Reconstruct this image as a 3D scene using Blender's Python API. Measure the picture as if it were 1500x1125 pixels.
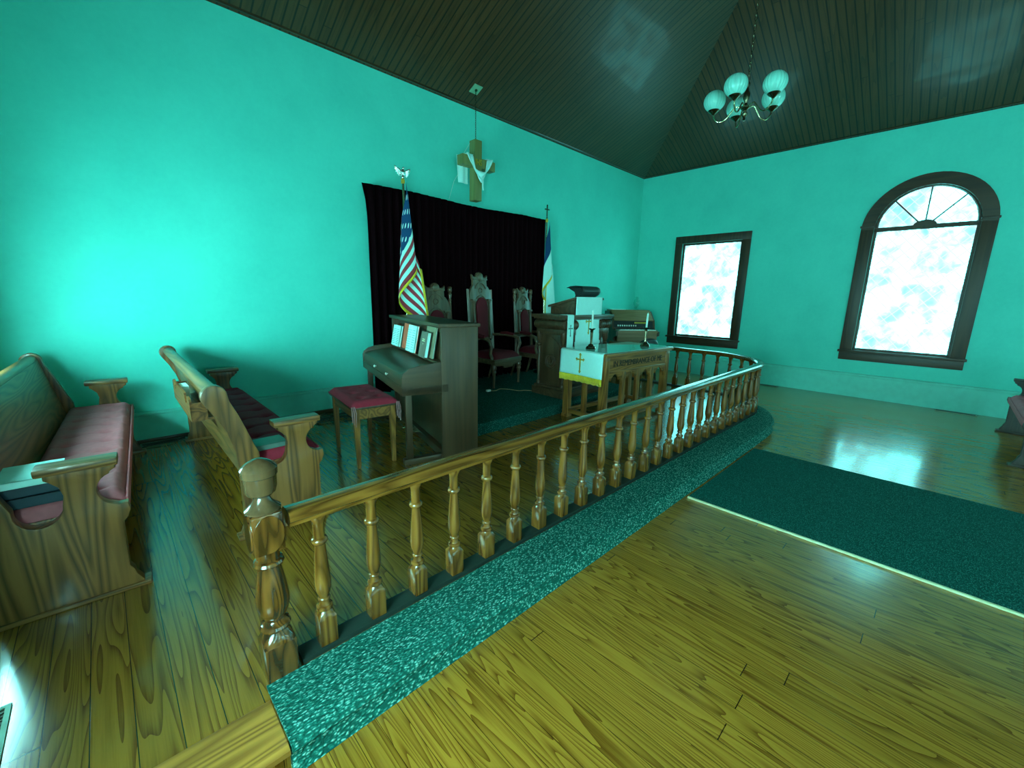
import bpy, bmesh, math, random
from math import sin, cos, pi, sqrt, atan2, floor
from mathutils import Vector, Matrix

for o in list(bpy.data.objects):
    bpy.data.objects.remove(o)
scene = bpy.context.scene
COL = scene.collection
rnd = random.Random(7)

# ------------------------------------------------------------------ camera
F_PX = 612.81
YAW, PITCH, ROLL = 0.7728, 0.2072, 0.0200
CAM = Vector((-8.6558, -4.9809, 1.5))
fw = Vector((cos(PITCH) * sin(YAW), cos(PITCH) * cos(YAW), -sin(PITCH)))
rt0 = Vector((cos(YAW), -sin(YAW), 0))
up0 = rt0.cross(fw)
rt = cos(ROLL) * rt0 + sin(ROLL) * up0
up = -sin(ROLL) * rt0 + cos(ROLL) * up0
cam_data = bpy.data.cameras.new('camera')
cam = bpy.data.objects.new('camera', cam_data)
COL.objects.link(cam)
mw = Matrix((rt, up, -fw)).transposed().to_4x4()
mw.translation = CAM
cam.matrix_world = mw
cam_data.sensor_fit = 'HORIZONTAL'
cam_data.sensor_width = 36.0
cam_data.lens = 36.0 * F_PX / 1500.0
cam_data.clip_start = 0.02
cam_data.clip_end = 200
scene.camera = cam

# ------------------------------------------------------------------ world, exposure
world = bpy.data.worlds.new('world')
scene.world = world
world.use_nodes = True
bg = world.node_tree.nodes['Background']
bg.inputs[0].default_value = (0.25, 0.6, 0.62, 1)
bg.inputs[1].default_value = 0.4
scene.view_settings.view_transform = 'Standard'
scene.view_settings.look = 'None'
scene.view_settings.gamma = 1.0
scene.view_settings.use_curve_mapping = False
scene.view_settings.exposure = 0.45
PANE_RIGHT = 6.2                 # daylight in the window panes on the shaded right side
PANE_LEFT = 34.0                 # brighter daylight on the left side
PANE_SUN = 82.0                 # the sunniest left window, beside the chancel step
PANE_CORNER = 76.0               # left window nearest the back wall
PANE_REAR_FILL = 9.0                 # added rear door and windows, unseen, lighting the back wall

# ------------------------------------------------------------------ levels
P = 0.1107      # chancel platform
P2 = 0.245      # pulpit platform
ZC = 3.9946     # underside of the cornice
XL = -9.36      # left wall
YR = -13.2      # rear wall
SL = 0.43       # ceiling slope
CZ = 3.985      # ceiling height at the wall line

# ------------------------------------------------------------------ materials
class G:
    """small helper to wire shader nodes"""
    def __init__(s, name):
        s.m = bpy.data.materials.new(name)
        s.m.use_nodes = True
        s.t = s.m.node_tree
        s.b = s.t.nodes['Principled BSDF']
        s.out = s.t.nodes['Material Output']
    def n(s, typ, ins=None, **kw):
        nd = s.t.nodes.new(typ)
        for k, v in kw.items():
            setattr(nd, k, v)
        for k, v in (ins or {}).items():
            s.set(nd.inputs[k], v)
        return nd
    def set(s, sock, v):
        if hasattr(v, 'is_linked') and hasattr(v, 'node'):
            s.t.links.new(v, sock)
        else:
            sock.default_value = v
    def obj(s, scale=(1, 1, 1), loc=(0, 0, 0), kind='Object'):
        tc = s.n('ShaderNodeTexCoord')
        return s.n('ShaderNodeMapping', {0: tc.outputs[kind], 1: loc, 3: scale}).outputs[0]
    def math(s, op, a, b=0.0, c=0.0):
        return s.n('ShaderNodeMath', {0: a, 1: b, 2: c}, operation=op).outputs[0]
    def noise(s, vec, scale, detail=2.0, rough=0.5, dist=0.0):
        return s.n('ShaderNodeTexNoise', {'Vector': vec, 'Scale': scale, 'Detail': detail, 'Roughness': rough, 'Distortion': dist}).outputs[0]
    def ramp(s, fac, stops, interp='LINEAR'):
        nd = s.n('ShaderNodeValToRGB', {0: fac})
        cr = nd.color_ramp
        cr.interpolation = interp
        while len(cr.elements) < len(stops):
            cr.elements.new(0.5)
        for e, (p_, c_) in zip(cr.elements, stops):
            e.position = p_
            e.color = (*c_, 1) if len(c_) == 3 else c_
        return nd.outputs[0]
    def mix(s, fac, a, b, blend='MIX'):
        nd = s.n('ShaderNodeMix', data_type='RGBA', blend_type=blend)
        s.set(nd.inputs[0], fac)
        for i, v in ((6, a), (7, b)):
            s.set(nd.inputs[i], (*v, 1) if isinstance(v, tuple) and len(v) == 3 else v)
        return nd.outputs[2]
    def sep(s, vec):
        return s.n('ShaderNodeSeparateXYZ', {0: vec}).outputs
    def comb(s, x, y, z):
        return s.n('ShaderNodeCombineXYZ', {0: x, 1: y, 2: z}).outputs[0]
    def white(s, v):
        return s.n('ShaderNodeTexWhiteNoise', {1: v}, noise_dimensions='1D').outputs[0]
    def bump(s, h, strength=0.2, dist=0.01):
        s.set(s.b.inputs['Normal'], s.n('ShaderNodeBump', {'Height': h, 'Strength': strength, 'Distance': dist}).outputs[0])
    def base(s, c, rough=0.5, metal=0.0, spec=0.5, coat=0.0):
        s.set(s.b.inputs['Base Color'], (*c, 1) if isinstance(c, tuple) and len(c) == 3 else c)
        s.set(s.b.inputs['Roughness'], rough)
        s.b.inputs['Metallic'].default_value = metal
        s.b.inputs['Specular IOR Level'].default_value = spec
        s.b.inputs['Coat Weight'].default_value = coat
        s.b.inputs['Coat Roughness'].default_value = 0.08
        return s.m

def plain(name, c, rough=0.5, metal=0.0, spec=0.5, var=0.12, scale=12, coat=0.0):
    g = G(name)
    n = g.noise(g.obj(), scale, 3)
    d = tuple(x * (1 - var) for x in c)
    l = tuple(min(1, x * (1 + var)) for x in c)
    return g.base(g.ramp(n, [(0.3, d), (0.7, l)]), rough, metal, spec, coat)

def wood(name, dark, light, axis='Z', rings=9.0, scale=5.0, stretch=0.10, rough=0.35, amount=0.8, coat=0.2):
    """grain lines are the contours of a stretched noise field"""
    g = G(name)
    sc = [1, 1, 1]
    sc['XYZ'.index(axis)] = stretch
    info = g.n('ShaderNodeObjectInfo')
    off = g.math('MULTIPLY', info.outputs['Random'], 37.0)
    v = g.obj(tuple(sc))
    v = g.n('ShaderNodeVectorMath', {0: v, 1: g.comb(off, off, off)}, operation='ADD').outputs[0]
    n = g.noise(v, scale, 1.5, 0.45, 0.15)
    w = g.math('PINGPONG', g.math('MULTIPLY', n, rings), 0.5)
    w = g.math('MULTIPLY', w, 2.0)
    sc2 = [70, 70, 70]
    sc2['XYZ'.index(axis)] = 2.5
    fine = g.noise(g.obj(tuple(sc2)), 1.0, 3)
    f = g.math('ADD', g.math('MULTIPLY', w, amount), g.math('MULTIPLY', fine, 1.0 - amount * 0.5))
    f = g.math('SUBTRACT', f, 0.15)
    col = g.ramp(f, [(0.12, dark), (0.85, light)])
    g.bump(fine, 0.12, 0.004)
    return g.base(col, rough, 0, 0.5, coat)

def boards(name, dark, light, tint, width, rough=0.3, xaxis=0, length=3.2, groove=0.028, rings=11.0, coat=0.3, glossvar=0.15, spec=0.5):
    """boards run along the other horizontal axis; each has its own grain"""
    g = G(name)
    tc = g.n('ShaderNodeTexCoord')
    x, y, z = g.sep(tc.outputs['Object'])[:3]
    if xaxis == 1:
        x, y = y, x
    xs = g.math('DIVIDE', x, width)
    idx = g.math('FLOOR', xs)
    fx = g.math('FRACT', xs)
    r1 = g.white(g.math('ADD', idx, 0.37))
    ys = g.math('ADD', g.math('DIVIDE', y, length), g.math('MULTIPLY', r1, 7.3))
    iy = g.math('FLOOR', ys)
    fy = g.math('FRACT', ys)
    r2 = g.white(g.math('ADD', g.math('MULTIPLY', idx, 3.17), g.math('MULTIPLY', iy, 11.71)))
    off = g.math('MULTIPLY', r2, 53.0)
    v = g.comb(g.math('ADD', g.math('MULTIPLY', fx, width * 11.0), off), g.math('ADD', g.math('MULTIPLY', y, 0.75), off), off)
    n = g.noise(v, 1.0, 1.2, 0.4, 0.1)
    w = g.math('SUBTRACT', 1.0, g.math('POWER', g.math('FRACT', g.math('MULTIPLY', n, rings)), 2.2))
    fine = g.noise(g.comb(g.math('MULTIPLY', x, 240.0), g.math('MULTIPLY', y, 6.0), off), 1.0, 2)
    f = g.math('ADD', g.math('MULTIPLY', w, 0.56), g.math('MULTIPLY', fine, 0.46))
    col = g.ramp(f, [(0.18, dark), (0.78, light)])
    col = g.mix(g.math('MULTIPLY', r2, 0.55), col, tint, 'MULTIPLY')
    e1 = g.math('COMPARE', fx, 0.0, groove)
    e2 = g.math('COMPARE', fx, 1.0, groove)
    e3 = g.math('COMPARE', fy, 0.0, 0.0012)
    e = g.math('MAXIMUM', g.math('MAXIMUM', e1, e2), e3)
    col = g.mix(g.math('MULTIPLY', e, 0.9), col, tuple(q * 0.12 for q in dark))
    h = g.math('SUBTRACT', 1.0, e)
    g.bump(h, 0.16, 0.003)
    wear = g.noise(g.obj((1.3, 0.5, 1)), 1.0, 4)
    rr = g.math('ADD', rough, g.math('MULTIPLY', g.math('SUBTRACT', wear, 0.5), glossvar))
    return g.base(col, rr, 0, spec, coat)

def carpet_mat(name, dark, mid, light, scale=1.0, loops=0.5):
    """looped pile: short angled threads from a stretched cell pattern plus noise"""
    g = G(name)
    tc = g.n('ShaderNodeTexCoord')
    mp = g.n('ShaderNodeMapping', {0: tc.outputs['Object'], 2: (0.4, 0.3, 0.75), 3: (1.0, 2.4, 1.6)})
    nz = g.n('ShaderNodeTexNoise', {'Vector': tc.outputs['Object'], 'Scale': 45.0 * scale, 'Detail': 2.0})
    wob = g.n('ShaderNodeVectorMath', {0: nz.outputs['Color'], 1: (0.02 / scale, 0.02 / scale, 0.02 / scale)}, operation='MULTIPLY').outputs[0]
    v = g.n('ShaderNodeVectorMath', {0: mp.outputs[0], 1: wob}, operation='ADD').outputs[0]
    vo = g.n('ShaderNodeTexVoronoi', {'Vector': v, 'Scale': 62.0 * scale})
    d = g.math('MULTIPLY', vo.outputs['Distance'], 1.35)
    rnd_ = g.sep(vo.outputs['Color'])[0]
    f = g.math('SUBTRACT', 1.0, d)
    f = g.math('MULTIPLY', f, g.math('ADD', 0.55, g.math('MULTIPLY', rnd_, 0.65)))
    c = g.ramp(f, [(0.12, dark), (loops, mid), (min(0.97, loops + 0.28), light)])
    big = g.noise(tc.outputs['Object'], 5, 3)
    c = g.mix(g.math('MULTIPLY', big, 0.35), c, mid, 'MIX')
    g.bump(f, 0.8, 0.008)
    return g.base(c, 0.95, 0, 0.1)

def cloth(name, c, rough=0.8, var=0.1, scale=40, sheen=0.2, coat=0.0):
    g = G(name)
    v = g.obj()
    n = g.noise(v, scale, 3)
    big = g.noise(v, 4, 2)
    f = g.math('ADD', g.math('MULTIPLY', n, 0.5), g.math('MULTIPLY', big, 0.5))
    d = tuple(x * (1 - var) for x in c)
    l = tuple(min(1, x * (1 + var)) for x in c)
    g.b.inputs['Sheen Weight'].default_value = sheen
    g.bump(g.noise(v, 300, 2), 0.2, 0.002)
    return g.base(g.ramp(f, [(0.3, d), (0.7, l)]), rough, 0, 0.3 if max(c) > 0.02 else 0.04, coat)

M = {}
# plaster, teal with faint mottling
g = G('plaster')
v = g.obj()
mot = g.noise(v, 1.6, 5, 0.6)
sp = g.noise(v, 22, 3, 0.6)
f = g.math('ADD', g.math('MULTIPLY', mot, 0.75), g.math('MULTIPLY', sp, 0.25))
g.bump(g.math('ADD', g.noise(v, 9, 4, 0.6), g.math('MULTIPLY', sp, 0.4)), 0.10, 0.02)
M['plaster'] = g.base(g.ramp(f, [(0.3, (0.085, 0.63, 0.525)), (0.7, (0.11, 0.745, 0.615))]), 0.6, 0, 0.3)
M['baseboard'] = plain('painted baseboard', (0.14, 0.66, 0.54), 0.4, var=0.05)
M['nave_floor'] = boards('nave floor boards', (0.15, 0.042, 0.003), (0.45, 0.178, 0.020), (0.68, 0.72, 0.7), 0.083, 0.22, 0, 3.0, 0.010, 17.0, spec=0.6)
M['chancel_floor'] = boards('chancel floor boards', (0.12, 0.034, 0.003), (0.32, 0.125, 0.014), (0.68, 0.72, 0.7), 0.108, 0.19, 0, 6.0, 0.014, 15.0, spec=0.6)
M['ceiling_x'] = boards('ceiling boards across', (0.055, 0.022, 0.008), (0.105, 0.040, 0.013), (0.6, 0.62, 0.6), 0.085, 0.42, 0, 5.0, 0.09, 6.0, 0.1)
M['ceiling_y'] = boards('ceiling boards along', (0.055, 0.022, 0.008), (0.105, 0.040, 0.013), (0.6, 0.62, 0.6), 0.085, 0.42, 1, 5.0, 0.09, 6.0, 0.1)
M['cornice_x'] = wood('dark cornice wood', (0.030, 0.011, 0.004), (0.065, 0.025, 0.009), 'X', rough=0.35)
M['cornice_y'] = wood('dark cornice wood side', (0.030, 0.011, 0.004), (0.065, 0.025, 0.009), 'Y', rough=0.35)
for ax in 'XYZ':
    M['oak' + ax] = wood('oak ' + ax, (0.13, 0.042, 0.008), (0.34, 0.125, 0.026), ax, 12, 8, 0.07, 0.33)
    M['pew' + ax] = wood('pew oak ' + ax, (0.10, 0.034, 0.007), (0.30, 0.105, 0.026), ax, 14, 7.0, 0.08, 0.38)
    M['rail' + ax] = wood('rail oak ' + ax, (0.08, 0.023, 0.003), (0.235, 0.082, 0.013), ax, 8, 12, 0.07, 0.22, coat=0.5)
    M['piano' + ax] = wood('piano walnut ' + ax, (0.055, 0.024, 0.010), (0.095, 0.043, 0.018), ax, 7, 6, 0.06, 0.42, 0.5, 0.06)
    M['walnut' + ax] = wood('dark walnut ' + ax, (0.05, 0.022, 0.010), (0.115, 0.055, 0.027), ax, 7, 6, 0.08, 0.32, 0.6)
    M['casing' + ax] = wood('window casing wood ' + ax, (0.03, 0.011, 0.004), (0.065, 0.026, 0.010), ax, 7, 6, 0.08, 0.45, 0.6, 0.0)
    M['throne' + ax] = wood('carved walnut ' + ax, (0.10, 0.052, 0.026), (0.20, 0.11, 0.06), ax, 6, 7, 0.1, 0.35, 0.6)
M['newel'] = wood('newel dark oak', (0.030, 0.009, 0.002), (0.16, 0.05, 0.009), 'Z', 9, 11, 0.12, 0.16, 0.85, 0.7)
M['capwood'] = wood('newel cap wood', (0.075, 0.034, 0.015), (0.13, 0.06, 0.026), 'Z', 5, 6, 0.3, 0.2, 0.5, 0.6)
for ax in 'XYZ':
    M['shadepew' + ax] = wood('pew wood with painted shade ' + ax, (0.018, 0.010, 0.006), (0.045, 0.026, 0.015), ax, 12, 7, 0.08, 0.5, 0.6, 0.0)  # same wood as the other pews, with shade put into the colour
M['nosing'] = wood('nosing board', (0.22, 0.07, 0.010), (0.50, 0.19, 0.032), 'X', 12, 8, 0.05, 0.3)
M['lettering'] = plain('dark carved lettering', (0.018, 0.012, 0.007), 0.7)
M['plate'] = plain('dark green painted plate', (0.018, 0.028, 0.022), 0.6, spec=0.15)
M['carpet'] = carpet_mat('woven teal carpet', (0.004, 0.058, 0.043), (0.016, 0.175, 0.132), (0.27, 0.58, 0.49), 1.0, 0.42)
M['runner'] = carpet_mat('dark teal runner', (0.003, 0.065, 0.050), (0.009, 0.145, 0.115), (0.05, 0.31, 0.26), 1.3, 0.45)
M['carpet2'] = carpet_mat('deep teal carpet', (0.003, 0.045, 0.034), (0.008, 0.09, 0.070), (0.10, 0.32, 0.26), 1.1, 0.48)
M['strip'] = plain('pale edge strip', (0.75, 0.72, 0.42), 0.4)
M['maroon'] = cloth('maroon tufted cloth', (0.36, 0.020, 0.040), 0.9, 0.15, 40, 0.0)
M['pink'] = cloth('faded rose cloth', (0.62, 0.15, 0.17), 0.9, 0.12, 40, 0.0)
M['throne_velvet'] = cloth('dark wine velvet', (0.17, 0.012, 0.02), 0.85, 0.15, 40, 0.0)
M['tie'] = cloth('pinkish tie', (0.45, 0.2, 0.2), 0.8)
M['curtain'] = cloth('black plum velvet', (0.007, 0.0012, 0.002), 0.95, 0.3, 30, 0.0)
M['white_cloth'] = cloth('white cloth', (0.55, 0.92, 0.86), 0.75, 0.04)
M['gold'] = cloth('gold fringe', (0.90, 0.55, 0.02), 0.6, 0.25, 90, 0.3)
M['gold_thread'] = plain('gold embroidery', (0.55, 0.36, 0.03), 0.5, 0.1)
M['brass'] = plain('polished brass', (0.50, 0.42, 0.25), 0.2, 1.0)
M['darkbrass'] = plain('aged dark brass', (0.16, 0.13, 0.08), 0.25, 1.0)
M['silver'] = plain('bright metal eagle', (0.85, 0.90, 0.85), 0.18, 1.0)
M['black'] = plain('black finish', (0.012, 0.012, 0.013), 0.45)
M['blackvinyl'] = plain('black vinyl', (0.03, 0.035, 0.035), 0.35)
M['ivory'] = plain('ivory white', (0.75, 0.80, 0.72), 0.4, var=0.03)
M['wax'] = plain('white wax', (0.70, 0.90, 0.83), 0.45, var=0.03)
M['paper'] = plain('paper', (0.60, 0.93, 0.86), 0.8, var=0.05)
M['redbook'] = plain('red book cover', (0.75, 0.13, 0.06), 0.6)
M['brownbook'] = plain('brown hymnal cover', (0.17, 0.13, 0.10), 0.6)
M['tanbook'] = plain('tan book cover', (0.24, 0.22, 0.13), 0.6)
M['bluebook'] = plain('dark blue book cover', (0.02, 0.04, 0.06), 0.5)
M['greybook'] = plain('grey green book cover', (0.10, 0.17, 0.14), 0.5)
M['ink'] = plain('printed ink', (0.05, 0.30, 0.30), 0.8)
M['cross'] = wood('plain varnished cross wood', (0.16, 0.17, 0.05), (0.26, 0.26, 0.09), 'Z', 5, 6, 0.08, 0.5, 0.4, 0.0)
M['organ'] = wood('light organ wood', (0.24, 0.12, 0.05), (0.36, 0.19, 0.09), 'X', 7, 6, 0.08, 0.4, 0.5)
M['vent'] = plain('dark metal register', (0.05, 0.055, 0.04), 0.4, 0.6)
M['vent_frame'] = plain('pale register frame', (0.16, 0.28, 0.2), 0.4, 0.3)
M['cable'] = plain('black cable', (0.015, 0.015, 0.015), 0.5)
M['cord'] = plain('tan cord', (0.42, 0.33, 0.16), 0.6)
M['plateplaster'] = plain('pale ceiling plate', (0.22, 0.42, 0.27), 0.5)
M['bluecloth'] = cloth('navy flag cloth', (0.01, 0.05, 0.17), 0.8)

# frosted, marbled window glass lit by the day outside, with a faint diagonal lattice
def pane_mat(name, strength, red):
    g = G(name)
    v = g.obj()
    x, y, z = g.sep(v)[:3]
    n1 = g.noise(v, 3.0, 2.5, 0.55, 0.3)
    n2 = g.noise(v, 7.0, 2, 0.5, 0.6)
    k = g.math('ADD', g.math('MULTIPLY', n1, 0.7), g.math('MULTIPLY', n2, 0.3))
    col = g.ramp(k, [(0.36, (red * 0.18, 0.085, 0.115)), (0.44, (red * 0.42, 0.125, 0.135)), (0.52, (red * 0.90, 0.95, 0.93)), (0.66, (red * 1.05, 1.0, 0.97))])
    la = g.math('FRACT', g.math('MULTIPLY', g.math('ADD', x, g.math('MULTIPLY', z, 0.9)), 6.2))
    lb = g.math('FRACT', g.math('MULTIPLY', g.math('SUBTRACT', x, g.math('MULTIPLY', z, 0.9)), 6.2))
    ln = g.math('MAXIMUM', g.math('COMPARE', la, 0.5, 0.055), g.math('COMPARE', lb, 0.5, 0.055))
    col = g.mix(g.math('MULTIPLY', ln, 0.93), col, (red * 0.56, 0.098, 0.104))
    g.base((0.3, 0.5, 0.5), 0.25)
    g.set(g.b.inputs['Emission Color'], col)
    g.b.inputs['Emission Strength'].default_value = strength
    return g.m
M['pane_right'] = pane_mat('daylit art glass right', PANE_RIGHT, 0.17)
M['pane_left'] = pane_mat('daylit art glass left', PANE_LEFT, 0.26)
M['pane_sun'] = pane_mat('sunlit art glass left', PANE_SUN, 0.27)
M['pane_corner'] = pane_mat('daylit art glass corner', PANE_CORNER, 0.22)
M['pane_rear_fill'] = pane_mat('added rear fill glass', PANE_REAR_FILL, 0.26)  # glow for the added rear openings

# milky glass for the lamp globes
g = G('milk glass')
g.base((0.30, 0.78, 0.68), 0.12, 0, 0.5, 0.5)
g.b.inputs['Subsurface Weight'].default_value = 0.0
g.b.inputs['Subsurface Radius'].default_value = (0.05, 0.05, 0.05)
M['milk'] = g.m

def glass_mat(name, tint, gloss=1.0):
    g = G(name)
    tr = g.n('ShaderNodeBsdfTransparent', {0: (*tint, 1)})
    gl = g.n('ShaderNodeBsdfGlossy', {0: (1, 1, 1, 1), 1: 0.03})
    fr = g.n('ShaderNodeFresnel', {0: 1.45})
    geo = g.n('ShaderNodeNewGeometry')
    fac = g.math('MULTIPLY', fr.outputs[0], g.math('SUBTRACT', 1.0, geo.outputs['Backfacing']))
    mx = g.n('ShaderNodeMixShader', {0: fac})
    g.t.links.new(tr.outputs[0], mx.inputs[1])
    g.t.links.new(gl.outputs[0], mx.inputs[2])
    g.t.links.new(mx.outputs[0], g.out.inputs[0])
    return g.m
M['glass'] = glass_mat('clear glass sheet', (0.9, 0.98, 0.96))
M['crystal'] = glass_mat('clear cut glass', (0.75, 0.92, 0.88))

# flag with thirteen stripes and a starred canton, by UV
def flag_mat():
    g = G('striped flag cloth')
    tc = g.n('ShaderNodeTexCoord')
    u, v, _ = g.sep(tc.outputs['UV'])[:3]
    st = g.math('FRACT', g.math('MULTIPLY', v, 6.5))
    red = g.math('LESS_THAN', st, 0.5)
    col = g.mix(red, (0.55, 0.92, 0.83), (0.42, 0.045, 0.06))
    can = g.math('MULTIPLY', g.math('LESS_THAN', u, 0.40), g.math('LESS_THAN', v, 0.5385))
    su = g.math('FRACT', g.math('MULTIPLY', u, 11.0))
    sv = g.math('FRACT', g.math('MULTIPLY', v, 12.0))
    du = g.math('POWER', g.math('SUBTRACT', su, 0.5), 2.0)
    dv = g.math('POWER', g.math('SUBTRACT', sv, 0.5), 2.0)
    star = g.math('LESS_THAN', g.math('ADD', du, dv), 0.075)
    chk = g.math('MODULO', g.math('ADD', g.math('FLOOR', g.math('MULTIPLY', u, 11.0)), g.math('FLOOR', g.math('MULTIPLY', v, 12.0))), 2.0)
    star = g.math('MULTIPLY', star, g.math('GREATER_THAN', chk, 0.5))
    blue = g.mix(star, (0.008, 0.06, 0.16), (0.6, 0.92, 0.86))
    return g.base(g.mix(can, col, blue), 0.75, 0, 0.25)
M['flag'] = flag_mat()
def flag2_mat():
    g = G('white flag cloth with blue canton')
    tc = g.n('ShaderNodeTexCoord')
    u, v, _ = g.sep(tc.outputs['UV'])[:3]
    can = g.math('MULTIPLY', g.math('LESS_THAN', u, 0.42), g.math('LESS_THAN', v, 0.52))
    return g.base(g.mix(can, (0.55, 0.93, 0.85), (0.008, 0.05, 0.14)), 0.75, 0, 0.25)
M['flag2'] = flag2_mat()

# ------------------------------------------------------------------ mesh helpers
class MB:
    def __init__(s):
        s.v, s.f, s.uv, s.mi = [], [], {}, {}
    def add(s, vs, fs, mat=0):
        o = len(s.v)
        s.v += [tuple(q) for q in vs]
        for f_ in fs:
            if mat:
                s.mi[len(s.f)] = mat
            s.f.append([i + o for i in f_])
        return s
    def box(s, x0, x1, y0, y1, z0, z1, bev=0.0, T=None):
        if bev > 0:
            bm = bmesh.new()
            bmesh.ops.create_cube(bm, size=1)
            for q in bm.verts:
                q.co = Vector(((x0 + x1) / 2 + q.co.x * (x1 - x0), (y0 + y1) / 2 + q.co.y * (y1 - y0), (z0 + z1) / 2 + q.co.z * (z1 - z0)))
            bev = min(bev, abs(x1 - x0) * .45, abs(y1 - y0) * .45, abs(z1 - z0) * .45)
            bmesh.ops.bevel(bm, geom=list(bm.edges), offset=bev, segments=2, affect='EDGES', profile=0.6)
            return s.bm(bm, T)
        vs = [(x, y, z) for x in (x0, x1) for y in (y0, y1) for z in (z0, z1)]
        if T: vs = [T @ Vector(q) for q in vs]
        return s.add(vs, [(0, 1, 3, 2), (4, 6, 7, 5), (0, 4, 5, 1), (2, 3, 7, 6), (0, 2, 6, 4), (1, 5, 7, 3)])
    def bm(s, bm, T=None):
        bm.verts.index_update()
        vs = [(T @ q.co if T else q.co.copy()) for q in bm.verts]
        fs = [[q.index for q in f_.verts] for f_ in bm.faces]
        bm.free()
        return s.add(vs, fs)
    def prism(s, poly, a, b, axes='XZ', bev=0.0):
        """polygon in the plane of axes, extruded along the third axis from a to b"""
        third = [k for k in 'XYZ' if k not in axes][0]
        bm = bmesh.new()
        def mk(p_, w):
            d = {axes[0]: p_[0], axes[1]: p_[1], third: w}
            return bm.verts.new((d['X'], d['Y'], d['Z']))
        A = [mk(q, a) for q in poly]
        B = [mk(q, b) for q in poly]
        n = len(poly)
        fa = bm.faces.new(A)
        fb = bm.faces.new(list(reversed(B)))
        for i in range(n):
            bm.faces.new((A[i], B[i], B[(i + 1) % n], A[(i + 1) % n]))
        bmesh.ops.recalc_face_normals(bm, faces=bm.faces)
        if bev > 0:
            es = [e for e in bm.edges if len(set(e.link_faces) & {fa, fb}) == 1]
            bmesh.ops.bevel(bm, geom=es, offset=bev, segments=2, affect='EDGES', profile=0.6)
        big = [f_ for f_ in bm.faces if len(f_.verts) > 4]
        if big:
            bmesh.ops.triangulate(bm, faces=big)
        return s.bm(bm)
    def lathe(s, prof, seg=20, c=(0, 0, 0), T=None, rib=0.0, nrib=0):
        vs, fs = [], []
        for r, z in prof:
            for i in range(seg):
                a = 2 * pi * i / seg
                rr = r * (1 + rib * (abs(cos(nrib * a / 2)) - 0.6)) if nrib else r
                vs.append(Vector((c[0] + rr * cos(a), c[1] + rr * sin(a), c[2] + z)))
        n = len(prof)
        for j in range(n - 1):
            for i in range(seg):
                k2 = (i + 1) % seg
                fs.append((j * seg + i, j * seg + k2, (j + 1) * seg + k2, (j + 1) * seg + i))
        fs.append(tuple(reversed(range(seg))))
        fs.append(tuple((n - 1) * seg + i for i in range(seg)))
        if T: vs = [T @ q for q in vs]
        return s.add(vs, fs)
    def tube(s, pts, r, seg=8, closed=False):
        pts = [Vector(q) for q in pts]
        n = len(pts)
        vs, fs = [], []
        prev = None
        for i, q in enumerate(pts):
            if closed:
                t = pts[(i + 1) % n] - pts[i - 1]
            else:
                t = pts[min(i + 1, n - 1)] - pts[max(i - 1, 0)]
            t.normalize()
            a = prev if prev is not None else (Vector((0, 0, 1)) if abs(t.z) < 0.9 else Vector((1, 0, 0)))
            b = t.cross(a).normalized()
            a = b.cross(t).normalized()
            prev = a
            rr = r[i] if isinstance(r, (list, tuple)) else r
            for k in range(seg):
                an = 2 * pi * k / seg
                vs.append(q + rr * (cos(an) * a + sin(an) * b))
        m = n if closed else n - 1
        for i in range(m):
            j = (i + 1) % n
            for k in range(seg):
                k2 = (k + 1) % seg
                fs.append((i * seg + k, i * seg + k2, j * seg + k2, j * seg + k))
        if not closed:
            fs.append(tuple(reversed(range(seg))))
            fs.append(tuple((n - 1) * seg + k for k in range(seg)))
        return s.add(vs, fs)
    def sweep(s, path, prof, cap=True):
        """path: list of (x, y, z); prof: (side, up) offsets; side = right of the direction"""
        n, m = len(path), len(prof)
        vs, fs = [], []
        for i, q in enumerate(path):
            a = Vector(path[max(i - 1, 0)]); b = Vector(path[min(i + 1, n - 1)])
            t = (b - a); t.z = 0; t.normalize()
            side = Vector((t.y, -t.x, 0))
            for (u, w) in prof:
                vs.append(Vector(q) + side * u + Vector((0, 0, w)))
        for i in range(n - 1):
            for k in range(m):
                k2 = (k + 1) % m
                fs.append((i * m + k, (i + 1) * m + k, (i + 1) * m + k2, i * m + k2))
        if cap:
            fs.append(tuple(range(m)))
            fs.append(tuple(reversed(range((n - 1) * m, n * m))))
        return s.add(vs, fs)
    def grid(s, fn, nu, nv, uv=False, thick=0.0):
        o = len(s.v)
        vs, fs, uvs = [], [], []
        for i in range(nu + 1):
            for j in range(nv + 1):
                vs.append(Vector(fn(i / nu, j / nv)))
                uvs.append((i / nu, j / nv))
        for i in range(nu):
            for j in range(nv):
                a = i * (nv + 1) + j
                fs.append((a, a + nv + 1, a + nv + 2, a + 1))
        fo = len(s.f)
        s.add(vs, fs)
        if uv:
            for k, f_ in enumerate(fs):
                s.uv[fo + k] = [uvs[i] for i in f_]
        return s
    def build(s, name, mat, parent=None, smooth=True, solid=0.0, angle=0.7):
        me = bpy.data.meshes.new(name)
        me.from_pydata([tuple(q) for q in s.v], [], s.f)
        if s.uv:
            ul = me.uv_layers.new(name='UVMap')
            for pi_, poly in enumerate(me.polygons):
                if pi_ in s.uv:
                    for li, q in zip(poly.loop_indices, s.uv[pi_]):
                        ul.data[li].uv = q
        mats = mat if isinstance(mat, (list, tuple)) else [mat]
        for m_ in mats:
            me.materials.append(M[m_] if isinstance(m_, str) else m_)
        for k, m_ in s.mi.items():
            me.polygons[k].material_index = m_
        bm = bmesh.new()
        bm.from_mesh(me)
        bmesh.ops.recalc_face_normals(bm, faces=bm.faces)
        bm.to_mesh(me)
        bm.free()
        me.validate()
        if smooth:
            for poly in me.polygons:
                poly.use_smooth = True
            try:
                me.set_sharp_from_angle(angle=angle)
            except Exception:
                pass
        o = bpy.data.objects.new(name, me)
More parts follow.
